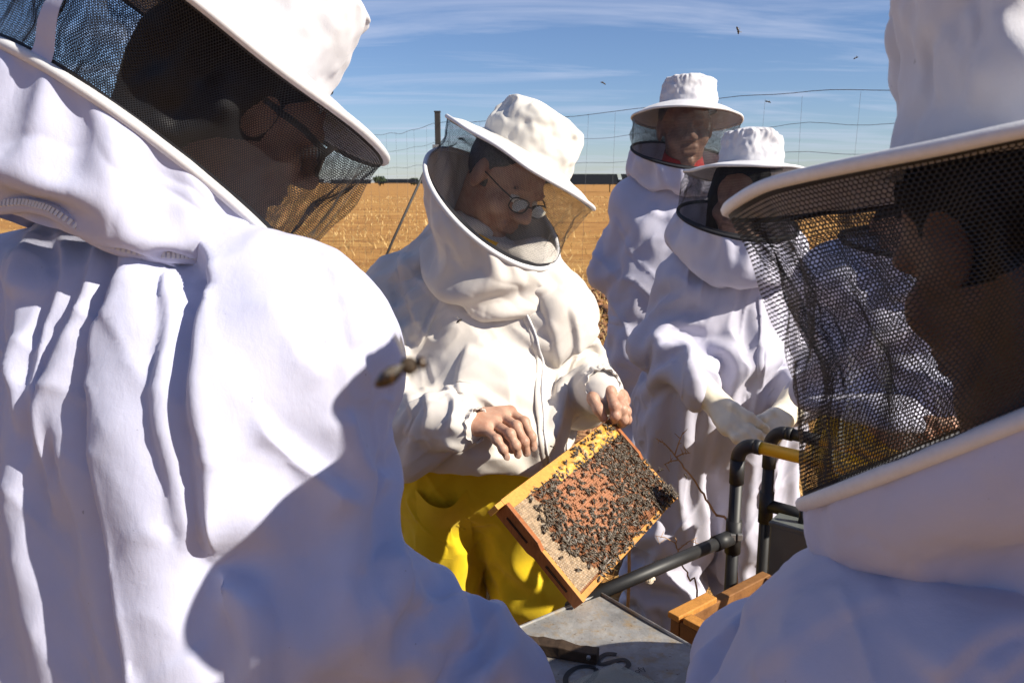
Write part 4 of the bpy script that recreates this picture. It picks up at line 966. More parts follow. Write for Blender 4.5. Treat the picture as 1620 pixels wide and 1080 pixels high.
def make_net(parent, S, Rm, H, pitch, strand, mat, name='veil'):
    cols = int(round(2 * math.pi * Rm / pitch)); a = 1 / math.sqrt(3); rows = int(H / (pitch * 1.5 * a))
    c, r = np.meshgrid(np.arange(cols), np.arange(rows), indexing='ij'); c = c.ravel(); r = r.ravel()
    x = (c + 0.5 * (r % 2)); y = r * 1.5 * a; vs_ = 1 / (rows * 1.5 * a)
    def pt(x, y): return S(x / cols * 2 * math.pi, np.clip(y * vs_, 0, 1))
    pa = pt(x, y); pb = pt(x + 0.5, y + 0.5 * a); pl = pt(x - 0.5, y + 0.5 * a); pu = pt(x + 0.5, y + 1.5 * a)
    ax = pa.mean(0); Vs = []; 
    for p0, p1 in ((pa, pb), (pa, pl), (pb, pu)):
        d = p1 - p0; rad = p0 - ax; nn = np.cross(d, rad); nn /= np.maximum(np.linalg.norm(nn, axis=1), 1e-9)[:, None]
        nn *= strand / 2; e = d * 0.06
        Vs.append(np.stack([p0 - nn - e, p1 - nn + e, p1 + nn + e, p0 + nn - e], 1))
    V = np.concatenate(Vs).reshape(-1, 3); F = np.arange(len(V)).reshape(-1, 4)
    return onp(name, V, F, mat, parent, False)
def veil_band(parent, S, v0, v1, mat, off=0.001, name='veil_binding'):
    th = np.linspace(0, 2 * math.pi, 120, endpoint=False); vv = np.linspace(v0, v1, 4)
    TH, VV = np.meshgrid(th, vv, indexing='ij'); p = S(TH, VV); ax = p.mean((0, 1)); d = p - ax; d /= np.linalg.norm(d, axis=-1)[..., None]
    return onp(name, (p + d * off).reshape(-1, 3), grid_faces(120, 4, True), mat, parent)
def make_hood(parent, ring2, neck_c, neck_n, neck_u, neck_r, field, mat, excess=0.18, seed=3, bulge=0.03, steps=70, sub=1, grav=7e-5, nv=15, lines=None):
    nu = 96; idx = (np.arange(nu) * len(ring2) // nu); top = ring2[idx]
    n, u, w = frame_of(neck_n, neck_u); th = np.linspace(0, 2 * math.pi, nu, endpoint=False)
    rad = np.cos(th)[:, None] * u + np.sin(th)[:, None] * w; bot = neck_c + rad * neck_r
    t = np.linspace(0, 1, nv); V = top[:, None] * (1 - t)[None, :, None] + bot[:, None] * t[None, :, None]
    V = V + rad[:, None] * (np.sin(t * math.pi) ** 0.8 * bulge)[None, :, None]
    V = V.reshape(-1, 3); Q = grid_faces(nu, nv, True); wgt = np.ones((nu, nv)); wgt[:, 0] = 0; wgt[:, -1] = 0; wgt[:, -2] = 0.3
    X = cloth(V, Q, field, wgt.ravel(), steps, 4, lambda m, d: excess, grav, 0.3, jit=0.012, jscale=14, seed=seed)
    X = smooth(X, Q, 1, 0.35, wgt.ravel())
    DV, DQ = dress(X, Q, sub, CR_H, lines); return onp('hood', DV, DQ, mat, parent)

HEAD = [ell((0, -.012, .035), (.077, .098, .09)), ell((0, .022, -.045), (.058, .068, .075)), ell((0, .07, -.104), (.02, .019, .018)),
        ell((-.038, .056, -.033), (.027, .027, .028)), ell((.038, .056, -.033), (.027, .027, .028)),
        cap((-.036, .079, .02), (.036, .079, .02), .0125, k=.02),
        cap((0, .091, .012), (0, .112, -.026), .0075, .0135, k=.012), ell((-.014, .1, -.033), (.0095, .011, .009)), ell((.014, .1, -.033), (.0095, .011, .009)),
        ('-', ell((-.032, .103, .001), (.018, .017, .013))), ('-', ell((.032, .103, .001), (.018, .017, .013))),
        cap((-.02, .087, -.063), (.02, .087, -.063), .0068, k=.008), cap((-.016, .086, -.0755), (.016, .086, -.0755), .0075, k=.008),
        ('-', cap((-.024, .099, -.0692), (.024, .099, -.0692), .0022)),
        ell((-.079, -.004, -.004), (.010, .020, .033)), ell((.079, -.004, -.004), (.010, .020, .033)),
        ]
def head_mesh(c, fwd, up, h=0.0042, s=1.0, neck=None):
    fwd = nrm(fwd); up = nrm(up - fwd * (np.asarray(up) @ fwd)); rt = np.cross(fwd, up)
    Mx = np.stack([rt, fwd, up], 0); nk = A(0, -.05, -.17) if neck is None else Mx @ (np.asarray(neck) - c) / s
    V, Q = sdf_mesh(HEAD + [cap((0, -.03, -.05), nk, .052, .058, k=.03)], h, 0.014)
    return c + (V * s) @ Mx, Q, Mx, V
def hair_shell(parent, c, Mx, mat, s=1.0, low=-0.06, long=False, inf=0.007, veil_fill=False):
    prims = [ell((0, -.014, .036), (.079, .099, .092))]
    if veil_fill: prims += [ell((0, -.065, .01), (.092, .085, .085)), ell((0, -.085, -.05), (.07, .05, .07))]  # extra hair volume added to fill the dark inside of the veil
    if long: prims += [cap((0, -.07, 0), (0, -.08, -.12), .055, .035), cap((.06, .02, .0), (.06, .03, -.10), .02, .012), cap((-.06, .02, .0), (-.06, .03, -.10), .02, .012)]
    def cut(G):
        x, y, z = G[..., 0], G[..., 1], G[..., 2]
        return (np.maximum(y - 0.035 - 0.9 * np.maximum(z - 0.045, -0.02), low - z) if not long else np.maximum(y - 0.05, -0.2 - z)) + fbm(G * 60, 4, 2) * 0.004
    V, Q = sdf_mesh(prims, 0.0055, 0.02, inf, cut)
    V = V + fbm(V * np.array([90, 90, 30]), 8, 2)[:, None] * 0.0015
    return onp('hair', c + (V * s) @ Mx, Q, mat, parent)
def eyes(parent, c, Mx, s=1.0):
    for sx in (-1, 1):
        mb = MB()
        for rr, off, mi in ((.0115, A(0, 0, 0), 0), (.0062, A(0, .0068, -.002), 1)):
            th = np.linspace(0, math.pi, 9); ph = np.linspace(0, 2 * math.pi, 13)[:-1]
            V = np.array([[rr * math.sin(a) * math.cos(b), rr * math.cos(a), rr * math.sin(a) * math.sin(b)] for b in ph for a in th]) + off + A(sx * .031, .079, .0)
            mb.add(c + (V * s) @ Mx, grid_faces(12, 9, True), mi)
        mb.build('eye', [M['eye'], M['iris']], parent)
def hand_prims(w, kn, fingers, thumb, r=0.0095, palm_r=0.017, wr=0.027, fore=None):
    """w wrist, kn four knuckle points, fingers: lists of joints after the knuckle, thumb: joints from its root"""
    pr = []
    if fore is not None: pr.append(cap(fore, w, wr * 1.12, wr))
    for i, k_ in enumerate(kn):
        pr.append(cap(w + (k_ - w) * 0.12 + (k_ - np.mean(kn, 0)) * 0.35, k_, palm_r * 1.12, palm_r * 0.80, k=0.014))
    rs = [1.0, 1.04, 1.0, 0.88]
    for i, f in enumerate(fingers):
        pts = [kn[i]] + list(f); m = len(pts)
        for a in range(m - 1):
            r0 = r * rs[i] * (1.1 - 0.1 * a); r1 = r * rs[i] * (1.1 - 0.1 * (a + 1)); pr.append(cap(pts[a], pts[a + 1], r0, r1, k=0.005))
            if a > 0: pr.append(ell(pts[a], np.full(3, r0 * 1.1)))
    pts = thumb; rr = [0.017, 0.0125, 0.0115, 0.010]
    for a in range(len(pts) - 1): pr.append(cap(pts[a], pts[a + 1], rr[a], rr[a + 1], k=0.008))
    return pr
def nails(parent, tips, mat):
    pass

def torso_prims(J, ch=0.118, hp=0.125, so=0.0):
    m = (J['shL'] + J['shR']) / 2; hm = (J['hipL'] + J['hipR']) / 2
    iL = J['shL'] * 0.55 + m * 0.45; iR = J['shR'] * 0.55 + m * 0.45; dn = nrm(hm - m)
    pr = [cap(iL + dn * .07, J['hipL'], ch, hp), cap(iR + dn * .07, J['hipR'], ch, hp), cap(m + dn * .1, hm, ch + .012, hp + .01), cap(J['shL'], J['shR'], .068)]
    if 'belly' in J: pr.append(ell(J['belly'], np.full(3, J.get('belly_r', .15))))
    return pr
def arm_prims(J, s, ru=.056, re=.046, rw=.034): return [cap(J['sh' + s], J['el' + s], ru, re), cap(J['el' + s], J['wr' + s], re, rw)]
def leg_prims(J, s, rt=.088, rk=.066, ra=.048): return [cap(J['hip' + s], J['kn' + s], rt, rk), cap(J['kn' + s], J['an' + s], rk, ra)]
def infl(prs, d): return [(p[0], p[1], p[2], p[3] + d, p[4] + d, p[5]) if p[0] == 'c' else (p[0], p[1], p[2] + d, p[3], p[4], p[5]) for p in prs]
def legs_of(J, drop=None):
    """knees and ankles straight down to the ground from the hips"""
    for s in 'LR':
        h = J['hip' + s]; f = J.get('foot' + s, A(h[0], h[1], 0)); J['an' + s] = A(f[0], f[1], 0.09)
        J['kn' + s] = (h + J['an' + s]) / 2 + J.get('kbend', A(0, 0, 0))
def boots(parent, J, fwd):
    fwd = nrm(A(fwd[0], fwd[1], 0))
    for s in 'LR':
        a = J['an' + s]
        V, Q = sdf_mesh([cap(a + A(0, 0, .06), a + A(0, 0, -.03), .05, .045), cap(a + A(0, 0, -.05), a + fwd * .16 + A(0, 0, -.058), .042, .036)], 0.012, 0.03, cut=lambda G: -G[..., 2] + 0.001)
        onp('boot', V, Q, M['boot'], parent)
def suit_sim(prims_in, prims_out, arms, h, pins, cut=None, k=0.035, ex=(0.10, 0.06), exa=(0.16, 0.10), steps=90, grav=7e-5, bend=0.25, seed=1, jit=0.012, jscale=10, eps=0.008, pre=None, fieldk=0.03, maxd=None, sm=0.4, pinz=None):
    V, Q = sdf_mesh(prims_out, h, k, cut=cut)
    if pre is not None: V = pre(V, vnormals(V, Q))
    F = Field(prims_in, 0.02, fieldk)
    w = np.ones(len(V))
    for c, r in pins:
        d = np.linalg.norm(V - c, axis=1); w = np.minimum(w, np.clip((d - r) / 0.02, 0, 1))
    if pinz is not None: w = np.minimum(w, np.clip((pinz(V) - .006) / .025, 0, 1))
    segs = arms
    def excess(m, d):
        best = np.full(len(m), 1e9); ax = np.zeros((len(m), 3))
        for a, b, r in segs:
            ab = b - a; t = np.clip((m - a) @ ab / (ab @ ab), 0, 1); q = np.linalg.norm(m - a - t[:, None] * ab, axis=1) - r
            u = q < best; best = np.where(u, q, best); ax[u] = nrm(ab)
        ina = np.clip(1 - best / 0.03, 0, 1); al = np.abs((d * ax).sum(1)) ** 2; ve = d[:, 2] ** 2
        et = ex[0] * (1 - ve) + ex[1] * ve; ea = exa[0] * al + exa[1] * (1 - al)
        return et * (1 - ina) + ea * ina
    X = cloth(V, Q, F, w, steps, 4, excess, grav, bend, eps=eps, jit=jit, jscale=jscale, seed=seed, maxd=maxd)
    far = np.linalg.norm(X - V, axis=1) > .10; X[far] = V[far] + (X[far] - V[far]) * (.10 / np.linalg.norm(X[far] - V[far], axis=1))[:, None]
    return smooth(X, Q, 1, sm, w), Q, F
def bvh(V, Q): return BVHTree.FromPolygons([Vector(v) for v in V], [list(map(int, q)) for q in Q])
def onto(tree, px, py, off=0.002):
    o = Vector(CC); d = Vector(nrm(P(px, py, 1.0) - CC)); hit, nn, i, dist = tree.ray_cast(o, d)
    if hit is None: return None, None
    nn = np.array(nn); nn = nn if nn @ np.array(d) < 0 else -nn
    return np.array(hit) + nn * off, nn
def strip_on(tree, pts, n, width, off, name, mat, parent, thick=0.0):
    c = spline(np.array([(x, y, 0) for x, y in pts]), n); P_, N_ = [], []
    for x, y, _ in c:
        p, nn = onto(tree, x, y, off)
        if p is not None: P_.append(p); N_.append(nn)
    if len(P_) < 3: return None
    P_ = np.array(P_); N_ = np.array(N_)
    for _ in range(2): P_[1:-1] = P_[1:-1] * .5 + (P_[2:] + P_[:-2]) * .25
    t = np.gradient(P_, axis=0); b = np.cross(t, N_); b /= np.maximum(np.linalg.norm(b, axis=1), 1e-9)[:, None]
    V = np.stack([P_ - b * width / 2 - N_ * .002, P_ - b * width / 2 * .8 + N_ * .001, P_ + b * width / 2 * .8 + N_ * .001, P_ + b * width / 2 - N_ * .002], 1)
    return onp(name, V.reshape(-1, 3), grid_faces(len(P_), 4), mat, parent)
def cuff_ring(parent, c, ax, r, mat, seed=0, name='cuff'):
    n, u, w = frame_of(ax, A(0.3, 0.2, 1) if abs(nrm(ax)[2]) < .9 else A(1, 0, 0)); nu = 72; th = np.linspace(0, 2 * math.pi, nu, endpoint=False)
    prof = [(-.016, 1.16), (-.008, 1.08), (0, 1.0), (.007, 1.03), (.012, 1.10), (.014, 1.05), (.008, .96)]; V = np.zeros((nu, len(prof), 3))
    for j, (z, f) in enumerate(prof):
        ruf = 0.1 * (abs(z) / .016) * np.sin(th * 13 + seed) + 0.03 * np.sin(th * 29 + seed * 2)
        V[:, j] = c + n * (z + 0.003 * np.sin(th * 7 + seed))[:, None] + (np.cos(th)[:, None] * u + np.sin(th)[:, None] * w) * (r * (f + ruf))[:, None]
    return onp(name, V.reshape(-1, 3), grid_faces(nu, len(prof), True), mat, parent, sub=1)
def body_core(J, hV, hQ, extra=()):
    pr = torso_prims(J) + sum([arm_prims(J, s) + leg_prims(J, s) for s in 'LR'], [])
    pr.append(cap((J['shL'] + J['shR']) / 2, J['neck'], .06, .055))
    V, Q = sdf_mesh(infl(pr, -0.016), 0.025, 0.03)
    Vs, Qs, o = [V, hV], [Q, hQ + len(V)], len(V) + len(hV)
    for v, q in extra: Vs.append(v); Qs.append(q + o); o += len(v)
    return np.concatenate(Vs), np.concatenate(Qs)

# ------------------------------------------------------------------ 1. the beekeeper with the frame (centre)
def person_centre():
    J = dict(neck=P(772, 385, 1.90), shR=P(632, 452, 1.95), shL=P(868, 462, 1.88), elR=P(590, 640, 1.80), wrR=P(722, 674, 1.632),
             elL=P(916, 590, 1.98), wrL=P(951, 622, 1.77), hipR=P(700, 705, 2.03), hipL=P(806, 705, 2.02), belly=P(768, 630, 1.89), belly_r=.168)
    J['footR'] = A(J['hipR'][0] - .03, J['hipR'][1] + .02, 0); J['footL'] = A(J['hipL'][0] + .13, J['hipL'][1] + .0, 0)
    legs_of(J)
    root = empty('person', ((J['footL'] + J['footR']) / 2))
    tag(root, 'person in cream beekeeping jacket and yellow trousers holding the comb frame, head bowed, wearing glasses', 'person')
    fwd = D(.55, -.65, .5); up = D(.55, .75, .38); hc = P(797, 286, 1.87)
    hV, hQ, Mx, hl = head_mesh(hc, fwd, up, s=1.04, neck=P(738, 390, 1.98))
    # hands
    def Z(x, y, d): return P(680 + x / 4.909, 580 + y / 4.909, d)
    kn = [Z(620, 352, 1.665), Z(565, 392, 1.64), Z(498, 440, 1.617), Z(432, 482, 1.60)]
    fg = [[Z(735, 428, 1.635), Z(788, 540, 1.62), Z(806, 628, 1.625)], [Z(672, 462, 1.60), Z(732, 580, 1.59), Z(752, 668, 1.60)],
          [Z(622, 522, 1.575), Z(666, 610, 1.57), Z(684, 682, 1.58)], [Z(520, 565, 1.57), Z(568, 640, 1.565), Z(598, 700, 1.57)]]
    th = [Z(420, 450, 1.675), Z(540, 520, 1.68), Z(610, 590, 1.665), Z(640, 640, 1.65)]
    wR = Z(250, 432, 1.635)
    V1, Q1 = sdf_mesh(hand_prims(wR, kn, fg, th, .0098, .019, .029, J['elR'] * .3 + J['wrR'] * .7), 0.0023, .006)
    kn2 = [Z(1395, 190, 1.735), Z(1455, 205, 1.755), Z(1490, 230, 1.775), Z(1505, 262, 1.795)]
    fg2 = [[Z(1432, 300, 1.70), Z(1440, 380, 1.70), Z(1424, 428, 1.725)], [Z(1490, 330, 1.71), Z(1505, 410, 1.715), Z(1478, 452, 1.745)],
           [Z(1522, 345, 1.735), Z(1530, 410, 1.745), Z(1500, 446, 1.77)], [Z(1525, 355, 1.77), Z(1528, 405, 1.78), Z(1505, 430, 1.80)]]
    th2 = [Z(1270, 190, 1.755), Z(1268, 250, 1.725), Z(1310, 330, 1.71), Z(1346, 395, 1.715)]
    wL = Z(1312, 130, 1.775)
    V2, Q2 = sdf_mesh(hand_prims(wL, kn2, fg2, th2, .0105, .020, .029, J['elL'] * .25 + J['wrL'] * .75), 0.0023, .006)
    bV, bQ = body_core(J, hV, hQ, [(V1, Q1), (V2, Q2)])
    body = onp('body', bV, bQ, M['skin'], root)
    for lst in (fg, fg2):
        for f in lst:   # nails as slightly paler plates on each fingertip
            t, p = f[-1], f[-2]; ax = nrm(t - p); outw = nrm(A(0, -1, .35) - ax * (A(0, -1, .35) @ ax)); sd = np.cross(ax, outw)
            th_ = np.linspace(0, 2 * math.pi, 11)[:-1]; c = t - ax * .001 + outw * .0072
            V = [c + outw * .0012] + [c + ax * .0065 * math.cos(a) + sd * .005 * math.sin(a) for a in th_]
            MB().add(V, [(0, 1 + i, 1 + (i + 1) % 10) for i in range(10)]).build('fingernail', M['nail'], body)
    hair_shell(root, hc, Mx, M['hair_grey'], s=1.02, inf=.004)
    eyes(root, hc, Mx, 1.04)
    for sx in (-1, 1):
        bw = MB()
        for k in range(46):
            t = random.random(); p0 = A(sx * (.014 + .036 * t), .0905 - .012 * t * t, .021 + .004 * math.sin(t * 3) + random.uniform(-.003, .003)); p1 = p0 + A(sx * .008, .001, random.uniform(-.001, .003)); bw.tube([hc + p0 * 1.04 @ Mx, hc + p1 * 1.04 @ Mx], [.0009, .0003], 4)
        bw.build('eyebrow', M['hair_grey'], root)
    # glasses
    g = MB(); L = lambda x, y, z: hc + A(x, y, z) * 1.04 @ Mx
    for sx in (-1, 1):
        a = np.linspace(0, 2 * math.pi, 25)[:-1]
        g.tube([L(sx * .034 + .025 * math.copysign(abs(math.cos(t)) ** .7, math.cos(t)), .107 - .010 * abs(math.cos(t)) * (sx * math.cos(t) > 0), -.004 + .0165 * math.copysign(abs(math.sin(t)) ** .7, math.sin(t))) for t in a], .0015, 6, closed=True)
        g.tube([L(sx * .06, .098, .004), L(sx * .078, .07, .008), L(sx * .082, .01, .01), L(sx * .08, -.02, .0), L(sx * .078, -.03, -.02)], .0017, 6)
    g.tube([L(-.009, .108, .0), L(0, .115, .003), L(.009, .108, .0)], .0014, 6)
    gl = g.build('glasses', M['black_plastic'], root)
    for sx in (-1, 1):
        a = np.linspace(0, 2 * math.pi, 21)[:-1]
        MB().add([L(sx * .034 + .024 * math.cos(t), .106, -.004 + .0158 * math.sin(t)) for t in a], [tuple(range(20))]).build('lens', M['lens'], gl)
    # mustard shirt collar
    cn, cu, cw = frame_of(up + fwd * -.25, fwd); cc = J['neck'] + A(-.005, .0, -.03); a = np.linspace(-2.9, 2.9, 60)
    V = []
    for t in a:
        rd = math.cos(t) * cu + math.sin(t) * cw
        for z, r in ((.05, .064), (.04, .069), (.015, .074), (-.02, .085), (-.07, .10)): V.append(cc + rd * r * (1 + .05 * math.sin(t * 5)) + cn * z)
    onp('shirt_collar', np.array(V), grid_faces(60, 5), M['mustard'], root, sub=1)
    # jacket
    hem = P(800, 757, 1.80)[2] + .012
    tin = torso_prims(J, .115, .12); ain = arm_prims(J, 'L') + arm_prims(J, 'R')
    tout = infl(torso_prims(J, .118, .128), .034) + [cap((J['shL'] + J['shR']) / 2, J['neck'] + A(-.02, .02, -.13), .12, .11), cap(P(728, 372, 1.93), J['shR'], .105, .085), cap(P(838, 415, 1.88), J['shL'], .095, .08)]; aout = infl(arm_prims(J, 'L', .06, .052, .020), .030) + infl(arm_prims(J, 'R', .06, .055, .020), .034)
    wpin = [(J['wrL'], .075), (J['wrR'], .075)]
    V, Q, F = suit_sim(tin + ain, tout + aout, [(J['sh' + s], J['el' + s], .1) for s in 'LR'] + [(J['el' + s], J['wr' + s], .09) for s in 'LR'], 0.0155,
                       wpin + [((J['shL'] + J['shR']) / 2, .125)], cut=lambda G: hem - G[..., 2], pinz=lambda V: V[:, 2] - hem, ex=(.03, .05), exa=(.14, .05), steps=100, seed=5, jit=.008, jscale=9, pre=None)
    DV, DQ = dress(V, Q, 2, CR_C, FOLDS_C); jacket = onp('jacket', DV, DQ, M['cream'], root)
    tr = bvh(V, Q)
    hemc = (J['hipL'] + J['hipR']) / 2; 
    for tr_ in (tr,):
        strip_on(tr_, [(818, 478), (838, 515), (852, 570), (850, 630), (856, 690), (862, 735)], 60, .016, .004, 'zipper_flap', M['cream'], jacket)
        strip_on(tr_, [(822, 478), (842, 515), (856, 570), (855, 630), (860, 690), (866, 735)], 60, .005, .0075, 'zipper', M['tape'], jacket)
    p, nn = onto(tr, 826, 476, .008)
    if p is not None: MB().box(p, A(.006, .003, .012)).build('zipper_pull', M['steel'], jacket, bevel=.001)
    cuff_ring(jacket, wR + nrm(wR - J['elR']) * .030, wR - J['elR'], .034, M['cream'], 1)
    cuff_ring(jacket, wL + nrm(wL - J['elL']) * .026, wL - J['elL'], .036, M['cream'], 4)
    # trousers
    lin = sum([leg_prims(J, s, .092, .07, .05) for s in 'LR'], []) + [cap(J['hipL'], J['hipR'], .12)]
    lout = sum([infl(leg_prims(J, s, .10, .075, .06), .03) for s in 'LR'], []) + [cap(J['hipL'] + A(0, 0, .06), J['hipR'] + A(0, 0, .06), .145), cap(J['hipL'] - A(0, 0, .03), J['hipR'] - A(0, 0, .03), .142)]
    V, Q, F = suit_sim(lin, lout, [(J['hip' + s], J['an' + s], .11) for s in 'LR'], 0.018, [(J['an' + s], .10) for s in 'LR'] + [((J['hipL'] + J['hipR']) / 2 + A(0, 0, .14), .1)],
                       cut=lambda G: np.maximum(.05 - G[..., 2], G[..., 2] - hem - .05), pinz=lambda V: hem + .04 - V[:, 2], ex=(.05, .06), exa=(.10, .06), steps=70, seed=9, jit=.012, jscale=8)
    DV, DQ = dress(V, Q, 2, CR_T); trs = onp('trousers', DV, DQ, M['yellow'], root)
    tr = bvh(V, Q); xs = np.linspace(0, 1, 14); ys = np.linspace(0, 1, 12); G = []
    for a in xs:
        for b in ys:
            x = 657 + a * 86 + 8 * b; top = 768 + 26 * math.sin(a * math.pi) - a * 2; y = top + (884 - top) * b
            p, nn = onto(tr, x, y, .004 + .022 * math.sin(a * math.pi) * max(0, 1 - b * 2.2))
            G.append(p if p is not None else P(x, y, 1.9))
    onp('pocket', smooth(np.array(G), grid_faces(14, 12), 1, .4), grid_faces(14, 12), M['yellow'], trs, sub=1)
    boots(root, J, A(.1, -1, 0))
    # hat, veil, hood
    h = make_hat(root, P(828, 252, 1.85), D(.50, .84, .17), fwd, .2, .108, .125, 3, .0, M['white_hat_c'], .012, .007)
    S, r2, (n2, u2, w2) = veil_surface(h, P(782, 328, 1.83), D(.60, .62, .50), .188, -.008, .010, 2)
    v = make_net(root, S, .19, .15, .0034, .00055, M['net_thin'])
    veil_band(v, S, .93, 1.0, M['band']); MB().tube(r2, .006, 8, closed=True).build('ring_tape', M['tape'], v)
    Fh = Field(tin + [cap(hc, J['neck'], .1)], .02)
    make_hood(root, r2, J['neck'] + A(0, -.01, -.135), n2 + A(0, 0, .5), h['u'], .125, Fh, M['cream'], .16, 4, .0, 80, sub=2, lines=[([(690, 380), (750, 428), (820, 455)], .008, 18, 8, 1), ([(760, 425), (820, 445), (885, 430)], .008, 14, 7, 1), ([(665, 330), (690, 400), (730, 450)], .007, 18, 8, 1)])
    return root

# ------------------------------------------------------------------ 2. the near person on the left, back turned
def person_left():
    J = dict(neck=P(262, 350, .90), shR=P(462, 500, .83), shL=P(20, 470, .98), elR=P(500, 850, .83), wrR=P(790, 1090, .93),
             hipR=A(-.30, .80, .88), hipL=A(-.52, .88, .88), belly=A(-.38, .95, 1.0), belly_r=.12)
    J['elL'] = J['shL'] + A(-.05, .12, -.26); J['wrL'] = J['elL'] + A(.12, .2, -.08)
    legs_of(J)
    root = empty('person', (J['anL'] + J['anR']) / 2 * A(1, 1, 0))
    tag(root, 'near person with back turned, white suit and dark veil tipped toward the frame, left foreground', 'person')
    fwd = D(.68, -.46, -.56); up = D(.48, .82, -.10); hc = P(392, 180, .93)
    hV, hQ, Mx, hl = head_mesh(hc, fwd, up, s=.90, neck=J['neck'] + A(0, 0, -.04))
    bV, bQ = body_core(J, hV, hQ); body = onp('body', bV, bQ, M['skin'], root)
    hair_shell(root, hc, Mx, M['hair'], s=.90, low=-.1, veil_fill=True)
    L = lambda x, y, z: hc + A(x, y, z) * .92 @ Mx
    g = MB()
    for sx in (-1, 1):
        a = np.linspace(0, 2 * math.pi, 17)[:-1]; r0 = [L(sx * .036 + .030 * math.cos(t), .106 - .02 * max(0, sx * math.cos(t)), .002 + .023 * math.sin(t)) for t in a]
        r1 = [p + Mx[1] * .004 for p in r0]; g.add(r0 + r1, [(i, (i + 1) % 16, 16 + (i + 1) % 16, 16 + i) for i in range(16)] + [tuple(range(16)), tuple(range(16, 32))])
        g.tube([L(sx * .064, .092, .006), L(sx * .082, .05, .01), L(sx * .084, -.01, .01)], .004, 6)
    g.build('sunglasses', M['black_plastic'], root)
    tin = torso_prims(J, .12, .125); ain = arm_prims(J, 'L') + arm_prims(J, 'R', .058, .052, .034); lin = sum([leg_prims(J, s) for s in 'LR'], [])
    tout = infl(torso_prims(J, .125, .14), .036); aout = infl(arm_prims(J, 'L'), .036) + infl(arm_prims(J, 'R', .062, .070, .042), .025); lout = sum([infl(leg_prims(J, s), .035) for s in 'LR'], [])
    def pre(V, n):   # gathered fullness under the yoke: upright pleats over the back
        b = np.clip((1.30 - V[:, 2]) / .10, 0, 1) * np.clip((V[:, 2] - .75) / .1, 0, 1) * np.clip(-n[:, 1] * 1.6, 0, 1)
        s = V[:, 0] * 1.0 + .22 * (V[:, 2] - 1.2) + .02 * noise3(V * 5, 3)
        return V + n * (b * .006 * np.sin(s * 2 * math.pi / .085 + noise3(V * A(2, 2, 6), 8) * 1.5))[:, None]
    V, Q, F = suit_sim(tin + ain + lin, tout + aout + lout, [(J['sh' + s], J['el' + s], .11) for s in 'LR'] + [(J['el' + s], J['wr' + s], .10) for s in 'LR'], 0.0165,
                       [(J['wrL'], .085), (J['wrR'], .085), ((J['shL'] + J['shR']) / 2, .125), (J['anL'], .11), (J['anR'], .11)], ex=(.04, .015), exa=(.08, .05), steps=90, seed=21, jit=.005, jscale=7, k=.03, pre=pre, bend=.3)
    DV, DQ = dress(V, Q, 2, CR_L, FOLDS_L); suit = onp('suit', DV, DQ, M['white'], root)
    boots(root, J, A(.3, .95, 0))
    h = make_hat(root, P(366, 76, .87), D(.56, .83, -.02), fwd, .202, .108, .13, 8, .1, M['white_hat'], .008, .007)
    S, r2, (n2, u2, w2) = veil_surface(h, P(232, 268, .90), D(.53, .82, -.22), .19, -.004, .012, 6)
    v = make_net(root, S, .195, .17, .0029, .00095, M['net'])
    veil_band(v, S, .0, .05, M['band'], .0005); veil_band(v, S, .93, 1.0, M['band'], .0005); MB().tube(r2, .0058, 10, closed=True).build('ring_tape', M['tape'], v)
    Fh = Field(tin + [cap(hc, J['neck'], .1)], .02)
    hood = make_hood(root, r2, J['neck'] + A(-.035, .0, -.045), n2 + A(-.1, 0, .6), h['u'], .165, Fh, M['white'], .12, 14, .010, 90, sub=2, nv=18, lines=[([(60, 288), (110, 232), (165, 205), (228, 188)], .013, 24, 10, -1), ([(75, 305), (180, 275), (300, 288), (400, 335)], .009, 28, 12, -1), ([(20, 240), (60, 200), (150, 170)], .008, 30, 12, -1), ([(120, 260), (220, 240), (330, 270)], .007, 24, 10, -1)])
    # white strap sewn up the back of the veil, and the zipper that joins hood and suit
    th = np.linspace(0, 2 * math.pi, 720); q = PIX(S(th, np.ones(720))); dep = (S(th, np.ones(720)) - CC) @ CF; ok = np.abs(q[:, 0] - 62) + (dep > .93) * 500; t0 = th[ok.argmin()]
    tt, vv = np.meshgrid(np.linspace(-.07, .07, 6), np.linspace(0, 1.0, 16), indexing='ij'); p = S(t0 + tt - .12 * (1 - vv), vv); rd = p - p.mean((0, 1)); 
    onp('strap', (p - nrm(CF) * .002).reshape(-1, 3), grid_faces(6, 16), M['white'], v)
    nz, uz, wz = frame_of(n2 + A(-.1, 0, .6), h['u']); cz = J['neck'] + A(-.035, .0, -.045)
    th = np.linspace(0, 2 * math.pi, 120, endpoint=False); hv = np.array([x.co for x in hood.data.vertices]); ring = cz + (np.cos(th)[:, None] * uz + np.sin(th)[:, None] * wz) * .158 + nz * .022
    kd = [hv[((hv - r_) ** 2).sum(1).argmin()] for r_ in ring]; kd = np.array(kd); out = kd - cz; out /= np.linalg.norm(out, axis=1)[:, None]; kd = kd + out * .004
    for _ in range(6): kd = kd * .5 + (np.roll(kd, 1, 0) + np.roll(kd, -1, 0)) * .25
    zt = MB().tube(kd, .0075, 8, closed=True).build('zipper_tape', M['white'], hood)
    teeth = MB(); kk = np.array([kd[int(i)] * (1 - i % 1) + kd[(int(i) + 1) % 120] * (i % 1) for i in np.linspace(0, 119.9, 260)])
    for i, p in enumerate(kk): t = nrm(kk[(i + 1) % 260] - p); teeth.box(p + nrm(p - cz) * .0075, A(.0014, .0030, .0012), np.stack([t, nrm(np.cross(p - cz, t)), nrm(p - cz)], 1))
    teeth.build('zipper_teeth', M['tape'], hood, False)
    cuff_ring(suit, J['wrR'] + nrm(J['elR'] - J['wrR']) * .02, J['wrR'] - J['elR'], .048, M['white'], 2)
    return root

